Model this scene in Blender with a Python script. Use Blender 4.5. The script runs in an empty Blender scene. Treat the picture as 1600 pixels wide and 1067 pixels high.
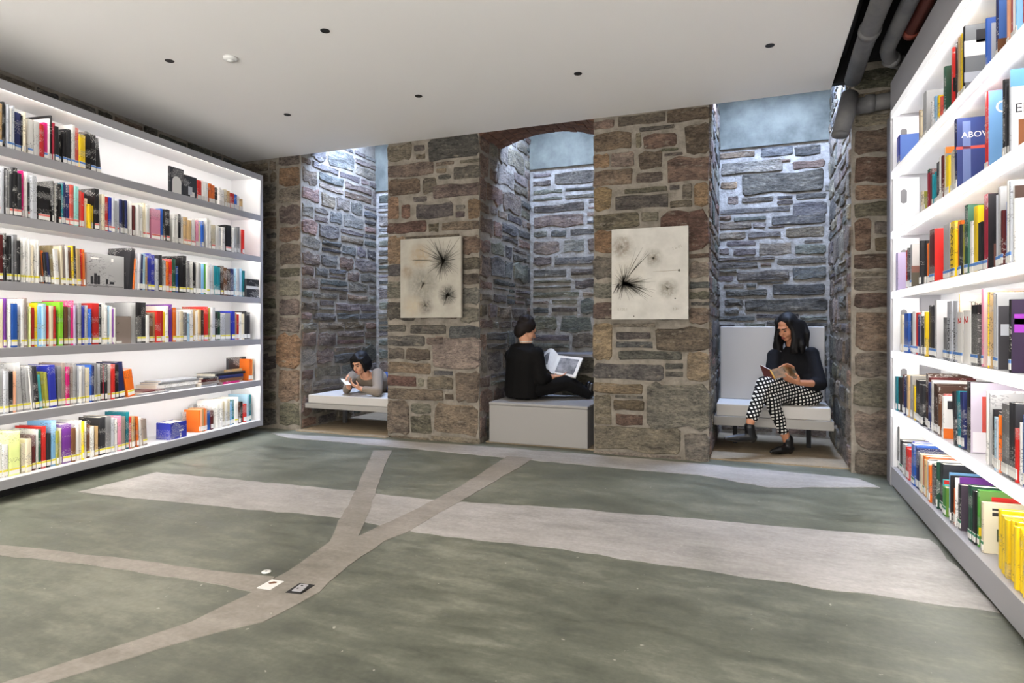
import bpy, bmesh, math, random
from mathutils import Vector, Matrix, Euler

# ---------------------------------------------------------------- camera, world, exposure
H = 1.15                                   # eye height of the camera (m)
FPX = 970.0                                # focal length in pixels of a 1600x1067 frame
HOR = 507.0                                # row of the horizon
YAW = math.atan((1180.0 - 800.0) / FPX)    # the room's long axis lies to the right of the view axis
SA, CA = math.sin(YAW), math.cos(YAW)
scene = bpy.context.scene
col = scene.collection

cam_data = bpy.data.cameras.new('camera')
cam_data.sensor_width = 36.0
cam_data.lens = 36.0 * FPX / 1600.0
cam_data.shift_y = (HOR - 533.5) / 1600.0
cam_data.clip_start = 0.05
cam = bpy.data.objects.new('camera', cam_data)
cam.location = (0, 0, H)
cam.rotation_euler = (math.pi / 2, 0, YAW)
col.objects.link(cam)
scene.camera = cam

world = bpy.data.worlds.new('world')
scene.world = world
world.use_nodes = True
world.node_tree.nodes['Background'].inputs[0].default_value = (0.55, 0.68, 0.9, 1)
world.node_tree.nodes['Background'].inputs[1].default_value = 0.05

vs = scene.view_settings
vs.view_transform = 'Standard'
vs.look = 'None'
vs.gamma = 1.0
vs.use_curve_mapping = False
vs.exposure = 0.12
LED_LEFT, LED_RIGHT, SKY_PANE, DOWN_W, DOWN_REAR = 22.0, 17.0, 88.0, 26.0, 40.0

# added fill light behind the camera, tilted up to brighten the ceiling
ad = bpy.data.lights.new('library_light', 'AREA'); ad.shape = 'RECTANGLE'; ad.size = 5.2; ad.size_y = 1.6
ad.energy = 330.0; ad.color = (1.0, 0.97, 0.93)
ao = bpy.data.objects.new('library_light', ad); col.objects.link(ao)
ao.location = (-2.2, -2.7, 1.0); ao.rotation_euler = (math.radians(122), 0, 0)

# ---------------------------------------------------------------- geometry constants of the place
YW = 5.45          # front plane of the stone wall
YB = 6.90          # back of the niches
ZC = 2.99          # underside of the ceiling panel
ZT = 3.62          # top of the niches
XR = 0.905         # front plane of the right bookcase
LE = Vector((-4.85, 5.15, 0))                       # far front corner of the left bookcase
LA = math.atan((1180 - 800) / FPX) - math.atan((1040 - 800) / FPX)
LU = Vector((-math.sin(LA), math.cos(LA), 0))       # along the left bookcase, away from the camera
LD = Vector((-math.cos(LA), -math.sin(LA), 0))      # into the left bookcase

def ray(px):
    t = (px - 800.0) / FPX
    return Vector((-SA + CA * t, CA + SA * t, 0))   # scaled so that depth along the view axis is 1
def on_y(px, py, Y):
    d = ray(px); k = Y / d.y
    return Vector((d.x * k, Y, H + (HOR - py) * k / FPX))
def on_z(px, py, z=0.0):
    k = (H - z) * FPX / (py - HOR)
    d = ray(px) * k
    return Vector((d.x, d.y, z))
def on_x(px, X):
    d = ray(px); k = X / d.x
    return d.y * k
def on_left(px, setback):
    """distance back along the left case from its far end, for a pixel column"""
    o = LE + LD * setback
    d = ray(px)
    # o - LU*s = d*k
    det = d.x * (LU.y) - d.y * (LU.x)
    k = (o.x * LU.y - o.y * LU.x) / det
    p = d * k
    return (o - p).dot(LU)

# ---------------------------------------------------------------- helpers
def s2l(c):
    return tuple(((v / 255.0) / 12.92 if v / 255.0 <= 0.04045 else ((v / 255.0 + 0.055) / 1.055) ** 2.4) for v in c)

def mat(name, rgb=(200, 200, 200), rough=0.6, metal=0.0, spec=0.5, emit=None, strength=0.0):
    m = bpy.data.materials.new(name); m.use_nodes = True
    b = m.node_tree.nodes['Principled BSDF']
    b.inputs['Base Color'].default_value = (*s2l(rgb), 1)
    b.inputs['Roughness'].default_value = rough
    b.inputs['Metallic'].default_value = metal
    b.inputs['Specular IOR Level'].default_value = spec
    if emit:
        b.inputs['Emission Color'].default_value = (*s2l(emit), 1)
        b.inputs['Emission Strength'].default_value = strength
    return m

class NT:
    def __init__(s, m): s.t = m.node_tree; s.b = s.t.nodes['Principled BSDF']
    def n(s, typ, **kw):
        nd = s.t.nodes.new(typ)
        for k, v in kw.items():
            if k.startswith('i_'):
                key = k[2:]
                nd.inputs[int(key) if key.isdigit() else key].default_value = v
            else: setattr(nd, k, v)
        return nd
    def l(s, a, b): s.t.links.new(a, b)
    def math(s, op, a, b=None, clamp=False):
        nd = s.n('ShaderNodeMath', operation=op); nd.use_clamp = clamp
        for i, v in enumerate((a, b)):
            if v is None: continue
            if isinstance(v, (int, float)): nd.inputs[i].default_value = v
            else: s.l(v, nd.inputs[i])
        return nd.outputs[0]
    def mix(s, fac, a, b, blend='MIX'):
        nd = s.n('ShaderNodeMix', data_type='RGBA', blend_type=blend)
        for i, v in ((0, fac), (6, a), (7, b)):
            if isinstance(v, (int, float)): nd.inputs[i].default_value = v
            elif isinstance(v, tuple): nd.inputs[i].default_value = (*v, 1) if len(v) == 3 else v
            else: s.l(v, nd.inputs[i])
        return nd.outputs[2]
    def noise(s, vec, scale, detail=4.0, rough=0.6):
        nd = s.n('ShaderNodeTexNoise'); nd.inputs['Scale'].default_value = scale
        nd.inputs['Detail'].default_value = detail; nd.inputs['Roughness'].default_value = rough
        if vec is not None: s.l(vec, nd.inputs['Vector'])
        return nd.outputs['Fac']
    def ramp(s, fac, stops):
        nd = s.n('ShaderNodeValToRGB'); e = nd.color_ramp.elements
        while len(e) < len(stops): e.new(0.5)
        for el, (p, c) in zip(e, stops):
            el.position = p; el.color = (*c, 1) if len(c) == 3 else c
        s.l(fac, nd.inputs[0]); return nd.outputs[0]
    def bump(s, h, strength, dist):
        nd = s.n('ShaderNodeBump'); nd.inputs['Strength'].default_value = strength
        nd.inputs['Distance'].default_value = dist
        s.l(h, nd.inputs['Height']); s.l(nd.outputs[0], s.b.inputs['Normal'])

def link(name, me, m=None, parent=None, loc=None, rot=None):
    o = bpy.data.objects.new(name, me); col.objects.link(o)
    if m is not None and me is not None and len(me.materials) == 0: me.materials.append(m)
    if parent is not None: o.parent = parent
    if loc is not None: o.location = loc
    if rot is not None: o.rotation_euler = rot
    return o
def mesh(name, verts, faces, smooth=False):
    me = bpy.data.meshes.new(name); me.from_pydata([tuple(v) for v in verts], [], faces)
    if smooth: me.polygons.foreach_set('use_smooth', [True] * len(me.polygons))
    me.update(); return me
def empty(name, loc=(0, 0, 0), rz=0.0):
    o = bpy.data.objects.new(name, None); col.objects.link(o)
    o.location = loc; o.rotation_euler = (0, 0, rz); o.empty_display_size = 0.1
    return o
def tag(o, label, cat, group=None):
    o['label'] = label; o['category'] = cat
    if group: o['group'] = group
    return o
def struct(o, label=None):
    o['kind'] = 'structure'
    if label: o['label'] = label
    return o

class MB:
    """collects shapes into one mesh"""
    def __init__(s): s.v = []; s.f = []
    def box(s, x0, x1, y0, y1, z0, z1, M=None):
        b = len(s.v)
        for p in ((x0, y0, z0), (x1, y0, z0), (x1, y1, z0), (x0, y1, z0), (x0, y0, z1), (x1, y0, z1), (x1, y1, z1), (x0, y1, z1)):
            p = Vector(p); s.v.append(M @ p if M else p)
        s.f += [tuple(b + i for i in q) for q in ((0, 3, 2, 1), (4, 5, 6, 7), (0, 1, 5, 4), (1, 2, 6, 5), (2, 3, 7, 6), (3, 0, 4, 7))]
        return s
    def prism(s, outline, vec):
        """extrude a closed 3-d outline along vec"""
        b = len(s.v); n = len(outline); vec = Vector(vec)
        s.v += [Vector(p) for p in outline] + [Vector(p) + vec for p in outline]
        s.f.append(tuple(range(b + n - 1, b - 1, -1))); s.f.append(tuple(range(b + n, b + 2 * n)))
        for i in range(n):
            j = (i + 1) % n; s.f.append((b + i, b + j, b + n + j, b + n + i))
        return s
    def tube(s, pts, rads, seg=12, cap=True):
        pts = [Vector(p) for p in pts]
        if isinstance(rads, (int, float)): rads = [rads] * len(pts)
        b = len(s.v); up = None
        for i, p in enumerate(pts):
            t = (pts[min(i + 1, len(pts) - 1)] - pts[max(i - 1, 0)]).normalized()
            if up is None:
                up = Vector((0, 0, 1)) if abs(t.z) < 0.9 else Vector((1, 0, 0))
            a = (up - t * up.dot(t)).normalized(); c = t.cross(a); up = a
            for k in range(seg):
                w = 2 * math.pi * k / seg
                s.v.append(p + (a * math.cos(w) + c * math.sin(w)) * rads[i])
        for i in range(len(pts) - 1):
            for k in range(seg):
                k2 = (k + 1) % seg
                s.f.append((b + i * seg + k, b + i * seg + k2, b + (i + 1) * seg + k2, b + (i + 1) * seg + k))
        if cap:
            s.f.append(tuple(b + k for k in range(seg - 1, -1, -1)))
            e = b + (len(pts) - 1) * seg
            s.f.append(tuple(e + k for k in range(seg)))
        return s
    def ell(s, c, r, R=None, nu=12, nv=8):
        """ellipsoid, radii r, optional 3x3 rotation R"""
        b = len(s.v); c = Vector(c)
        def put(v):
            v = Vector((v[0] * r[0], v[1] * r[1], v[2] * r[2]))
            s.v.append(c + (R @ v if R is not None else v))
        put((0, 0, -1))
        for i in range(1, nv):
            a = -math.pi / 2 + math.pi * i / nv
            for k in range(nu):
                w = 2 * math.pi * k / nu
                put((math.cos(a) * math.cos(w), math.cos(a) * math.sin(w), math.sin(a)))
        put((0, 0, 1)); last = len(s.v) - 1
        for k in range(nu):
            k2 = (k + 1) % nu
            s.f.append((b, b + 1 + k2, b + 1 + k))
            for i in range(nv - 2):
                q = b + 1 + i * nu
                s.f.append((q + k, q + k2, q + nu + k2, q + nu + k))
            q = b + 1 + (nv - 2) * nu
            s.f.append((q + k, q + k2, last))
        return s
    def cap(s, p0, p1, r0, r1, seg=10):
        """tapered capsule"""
        p0 = Vector(p0); p1 = Vector(p1)
        s.tube([p0, p1], [r0, r1], seg); s.ell(p0, (r0,) * 3, None, 10, 6); s.ell(p1, (r1,) * 3, None, 10, 6)
        return s
    def build(s, name, m=None, parent=None, smooth=False, loc=None, rot=None, bevel=0.0):
        me = mesh(name, s.v, s.f, smooth)
        o = link(name, me, m, parent, loc, rot)
        if bevel:
            bv = o.modifiers.new('bevel', 'BEVEL'); bv.width = bevel; bv.segments = 2; bv.limit_method = 'ANGLE'
        return o

# ---------------------------------------------------------------- materials
M = {}
def noisy(name, c0, c1, scale, rough=0.8, bump=0.0, bscale=None, dist=0.01, detail=6.0, lo=0.35, hi=0.65):
    m = mat(name, c0, rough); n = NT(m)
    tc = n.n('ShaderNodeTexCoord').outputs['Object']
    f = n.noise(tc, scale, detail)
    n.l(n.ramp(f, [(lo, s2l(c0)), (hi, s2l(c1))]), n.b.inputs['Base Color'])
    if bump:
        n.bump(n.noise(tc, bscale or scale * 3, 8.0), bump, dist)
    M[name] = m; return m

def stone_mat():
    m = mat('stone', (120, 110, 100), 0.88, spec=0.25); n = NT(m)
    tc = n.n('ShaderNodeTexCoord').outputs['Object']
    oi = n.n('ShaderNodeObjectInfo')
    mp = n.n('ShaderNodeMapping'); mp.inputs['Scale'].default_value = (1, 1, 2.4)
    n.l(tc, mp.inputs[0])
    rnd_ = n.n('ShaderNodeVectorMath', operation='ADD'); n.l(mp.outputs[0], rnd_.inputs[0])
    cb = n.n('ShaderNodeCombineXYZ'); n.l(n.math('MULTIPLY', oi.outputs['Random'], 40.0), cb.inputs[0]); n.l(cb.outputs[0], rnd_.inputs[1])
    v = rnd_.outputs[0]
    big = n.noise(v, 5.0, 8.0, 0.68)
    fine = n.noise(v, 34.0, 8.0, 0.75)
    sp = n.noise(v, 9.0, 8.0, 0.72)
    dark = n.ramp(big, [(0.32, (0.42, 0.42, 0.44)), (0.47, (0.86, 0.86, 0.86)), (0.60, (1.2, 1.18, 1.14)), (0.75, (1.5, 1.44, 1.34))])
    c = n.mix(1.0, oi.outputs['Color'], dark, 'MULTIPLY')
    c = n.mix(1.0, c, n.ramp(fine, [(0.36, (0.45, 0.45, 0.46)), (0.50, (0.95, 0.95, 0.95)), (0.64, (1.35, 1.33, 1.3))]), 'MULTIPLY')
    # mortar smears left on the faces
    smear = n.ramp(sp, [(0.57, (0, 0, 0)), (0.66, (0.75, 0.75, 0.75))])
    c = n.mix(smear, c, s2l((160, 151, 136)))
    n.l(c, n.b.inputs['Base Color'])
    hh = n.math('ADD', n.math('MULTIPLY', big, 1.8), n.math('MULTIPLY', fine, 0.5))
    n.bump(hh, 1.0, 0.035)
    M['stone'] = m
stone_mat()
noisy('mortar', (118, 111, 100), (150, 142, 130), 9.0, 0.95, 0.8, 26.0, 0.02)
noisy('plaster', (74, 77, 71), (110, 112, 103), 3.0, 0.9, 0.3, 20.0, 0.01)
noisy('mortar_pale', (124, 120, 114), (160, 156, 149), 9.0, 0.95, 0.9, 22.0, 0.03)
noisy('dark_void', (12, 12, 13), (26, 26, 28), 6.0, 0.95)
noisy('brick_red', (86, 60, 48), (122, 86, 68), 14.0, 0.9, 0.6, 40.0, 0.01)
M['ceiling'] = mat('ceiling', (236, 234, 231), 0.9, spec=0.2)
M['white_wall'] = mat('white_wall', (205, 203, 200), 0.9, spec=0.2)
M['shelf_grey'] = mat('shelf_grey', (166, 165, 169), 0.45)
M['shelf_white'] = mat('shelf_white', (226, 226, 228), 0.5)
M['shelf_dark'] = mat('shelf_dark', (120, 119, 122), 0.5)
M['plinth_dark'] = mat('plinth_dark', (30, 30, 32), 0.8)
M['led_left'] = mat('led_left', (255, 255, 255), 0.5, emit=(255, 250, 243), strength=LED_LEFT)
M['led_right'] = mat('led_right', (255, 255, 255), 0.5, emit=(255, 252, 250), strength=LED_RIGHT)
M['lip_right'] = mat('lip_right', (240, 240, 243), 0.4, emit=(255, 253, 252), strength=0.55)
M['sky_pane'] = mat('sky_pane', (200, 215, 235), 0.2, emit=(186, 210, 255), strength=SKY_PANE)
M['black_metal'] = mat('black_metal', (14, 14, 15), 0.5)
M['white_plastic'] = mat('white_plastic', (225, 225, 222), 0.4)
M['pages'] = mat('pages', (226, 220, 206), 0.9, spec=0.1)
M['cushion'] = mat('cushion', (188, 184, 178), 0.85, spec=0.2)
M['cushion_edge'] = mat('cushion_edge', (150, 146, 140), 0.6)
M['bench_grey'] = mat('bench_grey', (150, 147, 143), 0.5, spec=0.3)
M['pipe_grey'] = noisy('pipe_grey', (82, 82, 84), (108, 107, 106), 5.0, 0.6)
M['pipe_red'] = noisy('pipe_red', (112, 50, 38), (138, 66, 50), 5.0, 0.5)
M['pipe_dark'] = mat('pipe_dark', (50, 50, 52), 0.7)
M['steel'] = mat('steel', (120, 120, 122), 0.35, 0.8)

def floor_mat(name, a, b, c, rough=0.42, spots=True):
    m = mat(name, a, rough, spec=0.35); n = NT(m)
    tc = n.n('ShaderNodeTexCoord').outputs['Object']
    mp = n.n('ShaderNodeMapping'); mp.inputs['Scale'].default_value = (0.45, 1.5, 1.0); mp.inputs['Rotation'].default_value = (0, 0, 0.25); n.l(tc, mp.inputs[0])
    f1 = n.noise(tc, 0.9, 6.0, 0.62); f2 = n.noise(mp.outputs[0], 6.5, 10.0, 0.74); f3 = n.noise(tc, 40.0, 4.0, 0.6)
    fk = n.noise(tc, 30.0, 2.0, 0.5)
    k = n.math('ADD', n.math('MULTIPLY', f1, 0.55), n.math('MULTIPLY', f2, 0.45))
    cc = n.ramp(k, [(0.38, s2l(a)), (0.50, s2l(b)), (0.61, s2l(c))])
    cc = n.mix(0.5, cc, n.ramp(f3, [(0.35, (0.80, 0.80, 0.80)), (0.65, (1.1, 1.1, 1.1))]), 'MULTIPLY')
    cc = n.mix(n.ramp(fk, [(0.735, (0, 0, 0)), (0.76, (0.6, 0.6, 0.6))]), cc, s2l((186, 182, 170)))
    n.l(cc, n.b.inputs['Base Color'])
    n.l(n.ramp(f2, [(0.3, (rough - 0.12,) * 3), (0.7, (rough + 0.2,) * 3)]), n.b.inputs['Roughness'])
    n.bump(f3, 0.12, 0.004)
    M[name] = m
floor_mat('floor_green', (74, 77, 68), (101, 104, 92), (134, 135, 122))
floor_mat('floor_patch', (118, 114, 105), (143, 137, 129), (160, 154, 147), 0.6)
floor_mat('floor_patch_b', (134, 131, 125), (162, 158, 153), (182, 178, 174), 0.55)
floor_mat('floor_tan', (128, 112, 90), (150, 134, 110), (168, 152, 128), 0.75)

def obj_color_mat(name, rough=0.45, printed=False, attr=None):
    m = mat(name, (128, 128, 128), rough, spec=0.4); n = NT(m)
    oi = n.n('ShaderNodeObjectInfo'); c = oi.outputs['Color']
    if attr:
        c = n.n('ShaderNodeAttribute', attribute_name=attr).outputs['Color']
    if printed:
        # marks of print on spine and cover, too small to read
        tc = n.n('ShaderNodeTexCoord').outputs['Object']
        sep = n.n('ShaderNodeSeparateXYZ'); n.l(tc, sep.inputs[0])
        off = n.math('MULTIPLY', oi.outputs['Random'], 37.0)
        mp = n.n('ShaderNodeCombineXYZ')
        n.l(n.math('ADD', n.math('MULTIPLY', sep.outputs[0], 130.0), off), mp.inputs[0])
        n.l(n.math('MULTIPLY', sep.outputs[1], 60.0), mp.inputs[1])
        n.l(n.math('MULTIPLY', sep.outputs[2], 150.0), mp.inputs[2])
        f = n.noise(mp.outputs[0], 1.0, 2.0, 0.5)
        big = n.n('ShaderNodeCombineXYZ')
        n.l(off, big.inputs[0]); n.l(n.math('MULTIPLY', sep.outputs[2], 9.0), big.inputs[2]); n.l(n.math('MULTIPLY', sep.outputs[1], 5.0), big.inputs[1])
        g = n.noise(big.outputs[0], 1.0, 1.0, 0.5)
        mark = n.math('MULTIPLY', n.math('GREATER_THAN', f, 0.57), n.math('GREATER_THAN', g, 0.55))
        bw = n.n('ShaderNodeRGBToBW'); n.l(c, bw.inputs[0])
        ink = n.mix(n.math('GREATER_THAN', bw.outputs[0], 0.22), (0.62, 0.60, 0.56), (0.05, 0.045, 0.05))
        c2 = n.mix(n.math('MULTIPLY', mark, 0.6), c, ink)
        # second tone band
        band = n.math('MULTIPLY', n.math('GREATER_THAN', g, 0.60), 0.35)
        c = n.mix(band, c2, n.mix(0.6, c, (0.5, 0.5, 0.5)))
    n.l(c, n.b.inputs['Base Color']); M[name] = m
obj_color_mat('book_cover', 0.42, True)
obj_color_mat('plain_print', 0.5, False)
obj_color_mat('book_cover_mixed', 0.42, True, 'book_color')
# ---------------------------------------------------------------- floor
fl = MB().box(-6.2, 1.6, -3.2, YB + 0.2, -0.12, 0.0).build('floor', M['floor_green'])
struct(fl)
def floor_patch(pts, m, z=0.0025, jit=0.010, seed=1):
    rnd = random.Random(seed)
    w = [on_z(x, y) for x, y in pts]
    out = []
    for i in range(len(w)):
        a, b = w[i], w[(i + 1) % len(w)]
        L = (b - a).length; k = max(1, min(24, int(L / 0.09)))
        nrm = Vector((-(b - a).y, (b - a).x, 0)).normalized()
        for j in range(k):
            p = a.lerp(b, j / k)
            if j: p = p + nrm * rnd.uniform(-jit, jit)
            out.append((p.x, p.y, z))
    me = bpy.data.meshes.new('floor_patch'); bm = bmesh.new()
    f = bm.faces.new([bm.verts.new(p) for p in out])
    r = bmesh.ops.extrude_face_region(bm, geom=[f])
    for v in r['geom']:
        if isinstance(v, bmesh.types.BMVert): v.co.z -= z + 0.001
    bmesh.ops.triangulate(bm, faces=[q for q in bm.faces if len(q.verts) > 4])
    bmesh.ops.recalc_face_normals(bm, faces=bm.faces)
    bm.to_mesh(me); bm.free()
    return link('floor_patch', me, m, fl)
floor_patch([(120, 769), (245, 738), (540, 766), (700, 784), (850, 792), (1100, 812), (1300, 830), (1452, 843), (1562, 958), (1200, 907), (1000, 877), (850, 855), (650, 832), (520, 808), (330, 790)], M['floor_patch_b'], 0.002, 0.012, 3)
floor_patch([(-60, 1088), (300, 972), (385, 931), (450, 893), (515, 847), (528, 815), (545, 790), (572, 730), (583, 704), (612, 704), (600, 730), (577, 800), (560, 838), (640, 801), (720, 760), (792, 713), (835, 716), (765, 757), (702, 793), (640, 830), (600, 846), (545, 884), (530, 897), (500, 925), (455, 950), (412, 972), (300, 999), (20, 1085)], M['floor_patch'], 0.0035, 0.006, 4)
floor_patch([(-60, 845), (0, 852), (200, 874), (350, 894), (430, 902), (400, 926), (300, 907), (150, 884), (0, 868), (-60, 862)], M['floor_patch'], 0.003, 0.008, 5)
floor_patch([(425, 677), (608, 688), (760, 698), (930, 711), (1106, 726), (1340, 748), (1375, 762), (1200, 762), (1090, 742), (1000, 735), (800, 716), (610, 698), (450, 684)], M['floor_patch_b'], 0.0028, 0.012, 6)
# floors of the niches
for x0, x1, m in ((-4.62, -3.48, 'floor_tan'), (-2.45, -1.33, 'floor_tan'), (-0.40, 0.73, 'floor_tan')):
    o = MB().box(x0, x1, YW + 0.10 if x0 > -4 else YW - 0.06, YB, -0.02, 0.012).build('niche_floor', M[m], fl)

# ---------------------------------------------------------------- stones
COL = {'br': (134, 119, 104), 'rb': (140, 112, 96), 'rd': (146, 114, 102), 'or': (168, 134, 102), 'tn': (164, 151, 132), 'gy': (126, 123, 117),
       'dg': (92, 92, 91), 'ol': (118, 114, 100), 'gt': (148, 139, 125), 'yl': (188, 164, 130), 'sl': (106, 109, 110), 'pk': (160, 132, 118)}
srnd = random.Random(11)
def stone(parent, O, U, V, N, u0, u1, v0, v1, c, proud=None, rough=1.0, grid=None):
    """one squared rubble stone: irregular outline, bevelled edge, uneven face"""
    w, h = u1 - u0, v1 - v0
    if w < 0.012 or h < 0.010: return None
    r = srnd; j = min(w, h) * 0.10 * rough
    pr = proud if proud is not None else r.uniform(0.006, 0.017)
    cr = min(w, h) * r.uniform(0.06, 0.18)
    pts = []
    def q(u, v, k=1.0): pts.append((u + r.uniform(-j, j) * k, v + r.uniform(-j, j) * k))
    q(u0 + cr, v0, .6); q(u0 + w * r.uniform(.3, .42), v0, 1.0); q(u0 + w * r.uniform(.58, .7), v0, 1.0); q(u1 - cr, v0, .6)
    q(u1, v0 + cr, .5); q(u1, v1 - cr, .5)
    q(u1 - cr, v1, .6); q(u0 + w * r.uniform(.58, .7), v1, 1.0); q(u0 + w * r.uniform(.3, .42), v1, 1.0); q(u0 + cr, v1, .6)
    q(u0, v1 - cr, .5); q(u0, v0 + cr, .5)
    n = len(pts); cu, cv = (u0 + u1) / 2, (v0 + v1) / 2
    org = O + U * cu + V * cv
    verts = []
    ins = min(0.012, min(w, h) * 0.13)
    for (lev, dep) in ((0, -0.008), (1, pr)):
        for (u, v) in pts:
            du, dv = u - cu, v - cv
            if lev:
                du *= max(0.3, 1 - ins / (w / 2)); dv *= max(0.3, 1 - ins / (h / 2))
            d = dep + (r.uniform(-0.45, 0.45) * pr if lev else 0)
            verts.append(U * du + V * dv + N * d)
    for k in (-0.22, 0.22):
        verts.append(U * (k * w) + V * (r.uniform(-0.12, 0.12) * h) + N * (pr * r.uniform(0.8, 1.6)))
    faces = []
    for i in range(n):
        k = (i + 1) % n
        faces.append((i, k, n + k, n + i))
    A, B = 2 * n, 2 * n + 1; t = n
    half_ = {0: A, 1: None, 2: B, 3: B, 4: B, 5: B, 6: B, 7: None, 8: A, 9: A, 10: A, 11: A}
    for i in range(n):
        k = (i + 1) % n
        if half_[i] is None:
            x_, y_ = (A, B) if i == 1 else (B, A)
            faces.append((t + i, t + k, y_)); faces.append((t + i, y_, x_))
        else: faces.append((t + i, t + k, half_[i]))
    if U.cross(V).dot(N) < 0: faces = [tuple(reversed(f)) for f in faces]
    me = mesh('stone', verts, faces, False)
    o = link('stone', me, M['stone'], parent, org)
    base = COL[c]; g = r.uniform(0.86, 1.14)
    av = (122, 113, 102)
    rgb = [max(0, min(255, (b * 0.58 + a_ * 0.37) * g + r.uniform(-4, 4))) for b, a_ in zip(base, av)]
    o.color = (*s2l(rgb), 1)
    return o

PIL = {}
def traced(parent, Y, ox, oy, s, rows):
    O = Vector((0, Y, 0)); U = Vector((1, 0, 0)); V = Vector((0, 0, 1)); N = Vector((0, -1, 0))
    for (x0, y0, x1, y1, c) in rows:
        X0, X1 = ox + x0 * s, ox + x1 * s; Y0, Y1 = oy + y0 * s, oy + y1 * s; xc = (X0 + X1) / 2
        a_, b_ = on_y(X0, Y0, Y).x, on_y(X1, Y0, Y).x
        for e0, e1 in ((X1a, X1b), (X2a, X2b)):
            if parent in (PIL.get('1'), PIL.get('2')):
                if abs(a_ - e0) < 0.06: a_ = e0 - 0.006
                if abs(b_ - e1) < 0.06: b_ = e1 + 0.006
        stone(parent, O, U, V, N, a_, b_, on_y(xc, Y1, Y).z, on_y(xc, Y0, Y).z, c)

def coursed(parent, O, U, V, N, u0, u1, v0, v1, hs, ws, pal, quoin=None, gap=0.016, seed=0, proud=None, endw=(0.16, 0.34), rough=1.7):
    """rubble courses of uneven height; quoin = palette for the first stone of each course"""
    r = random.Random(seed); v = v0
    while v < v1 - 0.03:
        h = min(r.uniform(*hs), v1 - v)
        if v1 - (v + h) < 0.05: h = v1 - v
        u = u0; first = True
        while u < u1 - 0.02:
            w = r.uniform(*ws) * (0.7 + 0.6 * h / hs[1])
            p = pal
            if first and quoin: w = r.uniform(*endw); p = quoin
            if u1 - (u + w) < 0.07: w = u1 - u
            a, b, c_, d = u + gap / 2, min(u + w, u1) - gap / 2, v + gap / 2, v + h - gap / 2
            dr = r.uniform(-0.012, 0.012)
            if h > hs[0] * 1.35 and r.random() < 0.36 and not (first and quoin):
                m_ = c_ + (d - c_) * r.uniform(0.35, 0.65)
                stone(parent, O, U, V, N, a, b, c_ + dr, m_ - gap / 2, r.choice(p), proud, rough)
                stone(parent, O, U, V, N, a, b, m_ + gap / 2, d + dr, r.choice(p), proud, rough)
            else:
                stone(parent, O, U, V, N, a, b, c_ + dr * .6 + r.uniform(-.008, .008), d + dr * .6 + r.uniform(-.012, .008), r.choice(p), proud, rough)
            u += w; first = False
        v += h

XA0, XA1 = -5.75, -4.604          # left pier
X1a, X1b = -3.50, -2.475          # pillar between left and middle niche
X2a, X2b = -1.347, -0.361         # pillar between middle and right niche
X3a, X3b = 0.694, 1.45            # right pier
EX, EY, EZ = Vector((1, 0, 0)), Vector((0, 1, 0)), Vector((0, 0, 1))
def pier(name, x0, x1):
    o = MB().box(x0, x1, YW, YB + 0.2, 0, ZT).build(name, M['mortar']); return struct(o)
pierA = pier('wall_left_pier', XA0, XA1)
pil1 = pier('wall_left_pillar', X1a, X1b)
pil2 = pier('wall_right_pillar', X2a, X2b)
PIL['1'], PIL['2'] = pil1, pil2
pierB = pier('wall_right_pier', X3a, X3b)

traced(pil1, YW, 600, 200, 0.1687, [
 (60,140,262,305,'br'),(275,155,380,215,'gy'),(295,240,385,290,'br'),(405,85,870,290,'sl'),(60,325,465,448,'br'),(480,308,650,345,'br'),(480,370,580,420,'br'),
 (635,350,868,470,'ol'),(705,288,890,322,'gy'),(500,430,620,475,'gy'),(60,465,335,625,'rb'),(352,455,490,610,'gt'),(450,510,868,650,'br'),(60,638,142,850,'or'),
 (158,705,250,840,'rd'),(268,630,400,685,'gy'),(288,690,650,840,'sl'),(662,708,752,758,'gy'),(662,768,752,830,'gy'),(772,655,868,850,'or'),(60,865,400,978,'rb'),
 (410,880,512,962,'br'),(532,862,866,952,'br'),(200,990,700,1030,'br')])
traced(pil1, YW, 600, 360, 0.1687, [
 (50,45,200,310,'yl'),(215,60,700,300,'rb'),(60,318,200,425,'sl'),(220,315,700,450,'br'),(46,465,260,635,'gy'),(280,470,700,640,'gt'),(60,652,300,830,'gy'),(320,660,690,830,'br'),
 (716,40,868,228,'rb'),(730,255,868,370,'br'),(718,392,868,505,'ol'),(716,525,868,690,'gy'),(712,712,868,855,'gy'),
 (58,868,205,942,'gy'),(240,872,580,962,'gy'),(598,878,868,1010,'sl'),(58,972,382,1072,'sl'),(395,985,560,1062,'gt')])
traced(pil1, YW, 600, 530, 0.1687, [
 (58,75,190,192,'gt'),(202,82,430,200,'br'),(442,-20,858,268,'gt'),(58,208,442,322,'rb'),(460,288,642,336,'sl'),(58,335,300,440,'rb'),(312,360,372,440,'gt'),(395,345,648,462,'br'),
 (665,288,856,582,'br'),(58,458,553,567,'br'),(562,505,648,566,'br'),(58,575,235,885,'gt'),(245,590,442,690,'gt'),(245,700,442,880,'gt'),(455,590,890,888,'br'),(70,900,420,955,'tn'),(430,905,880,965,'tn')])
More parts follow.
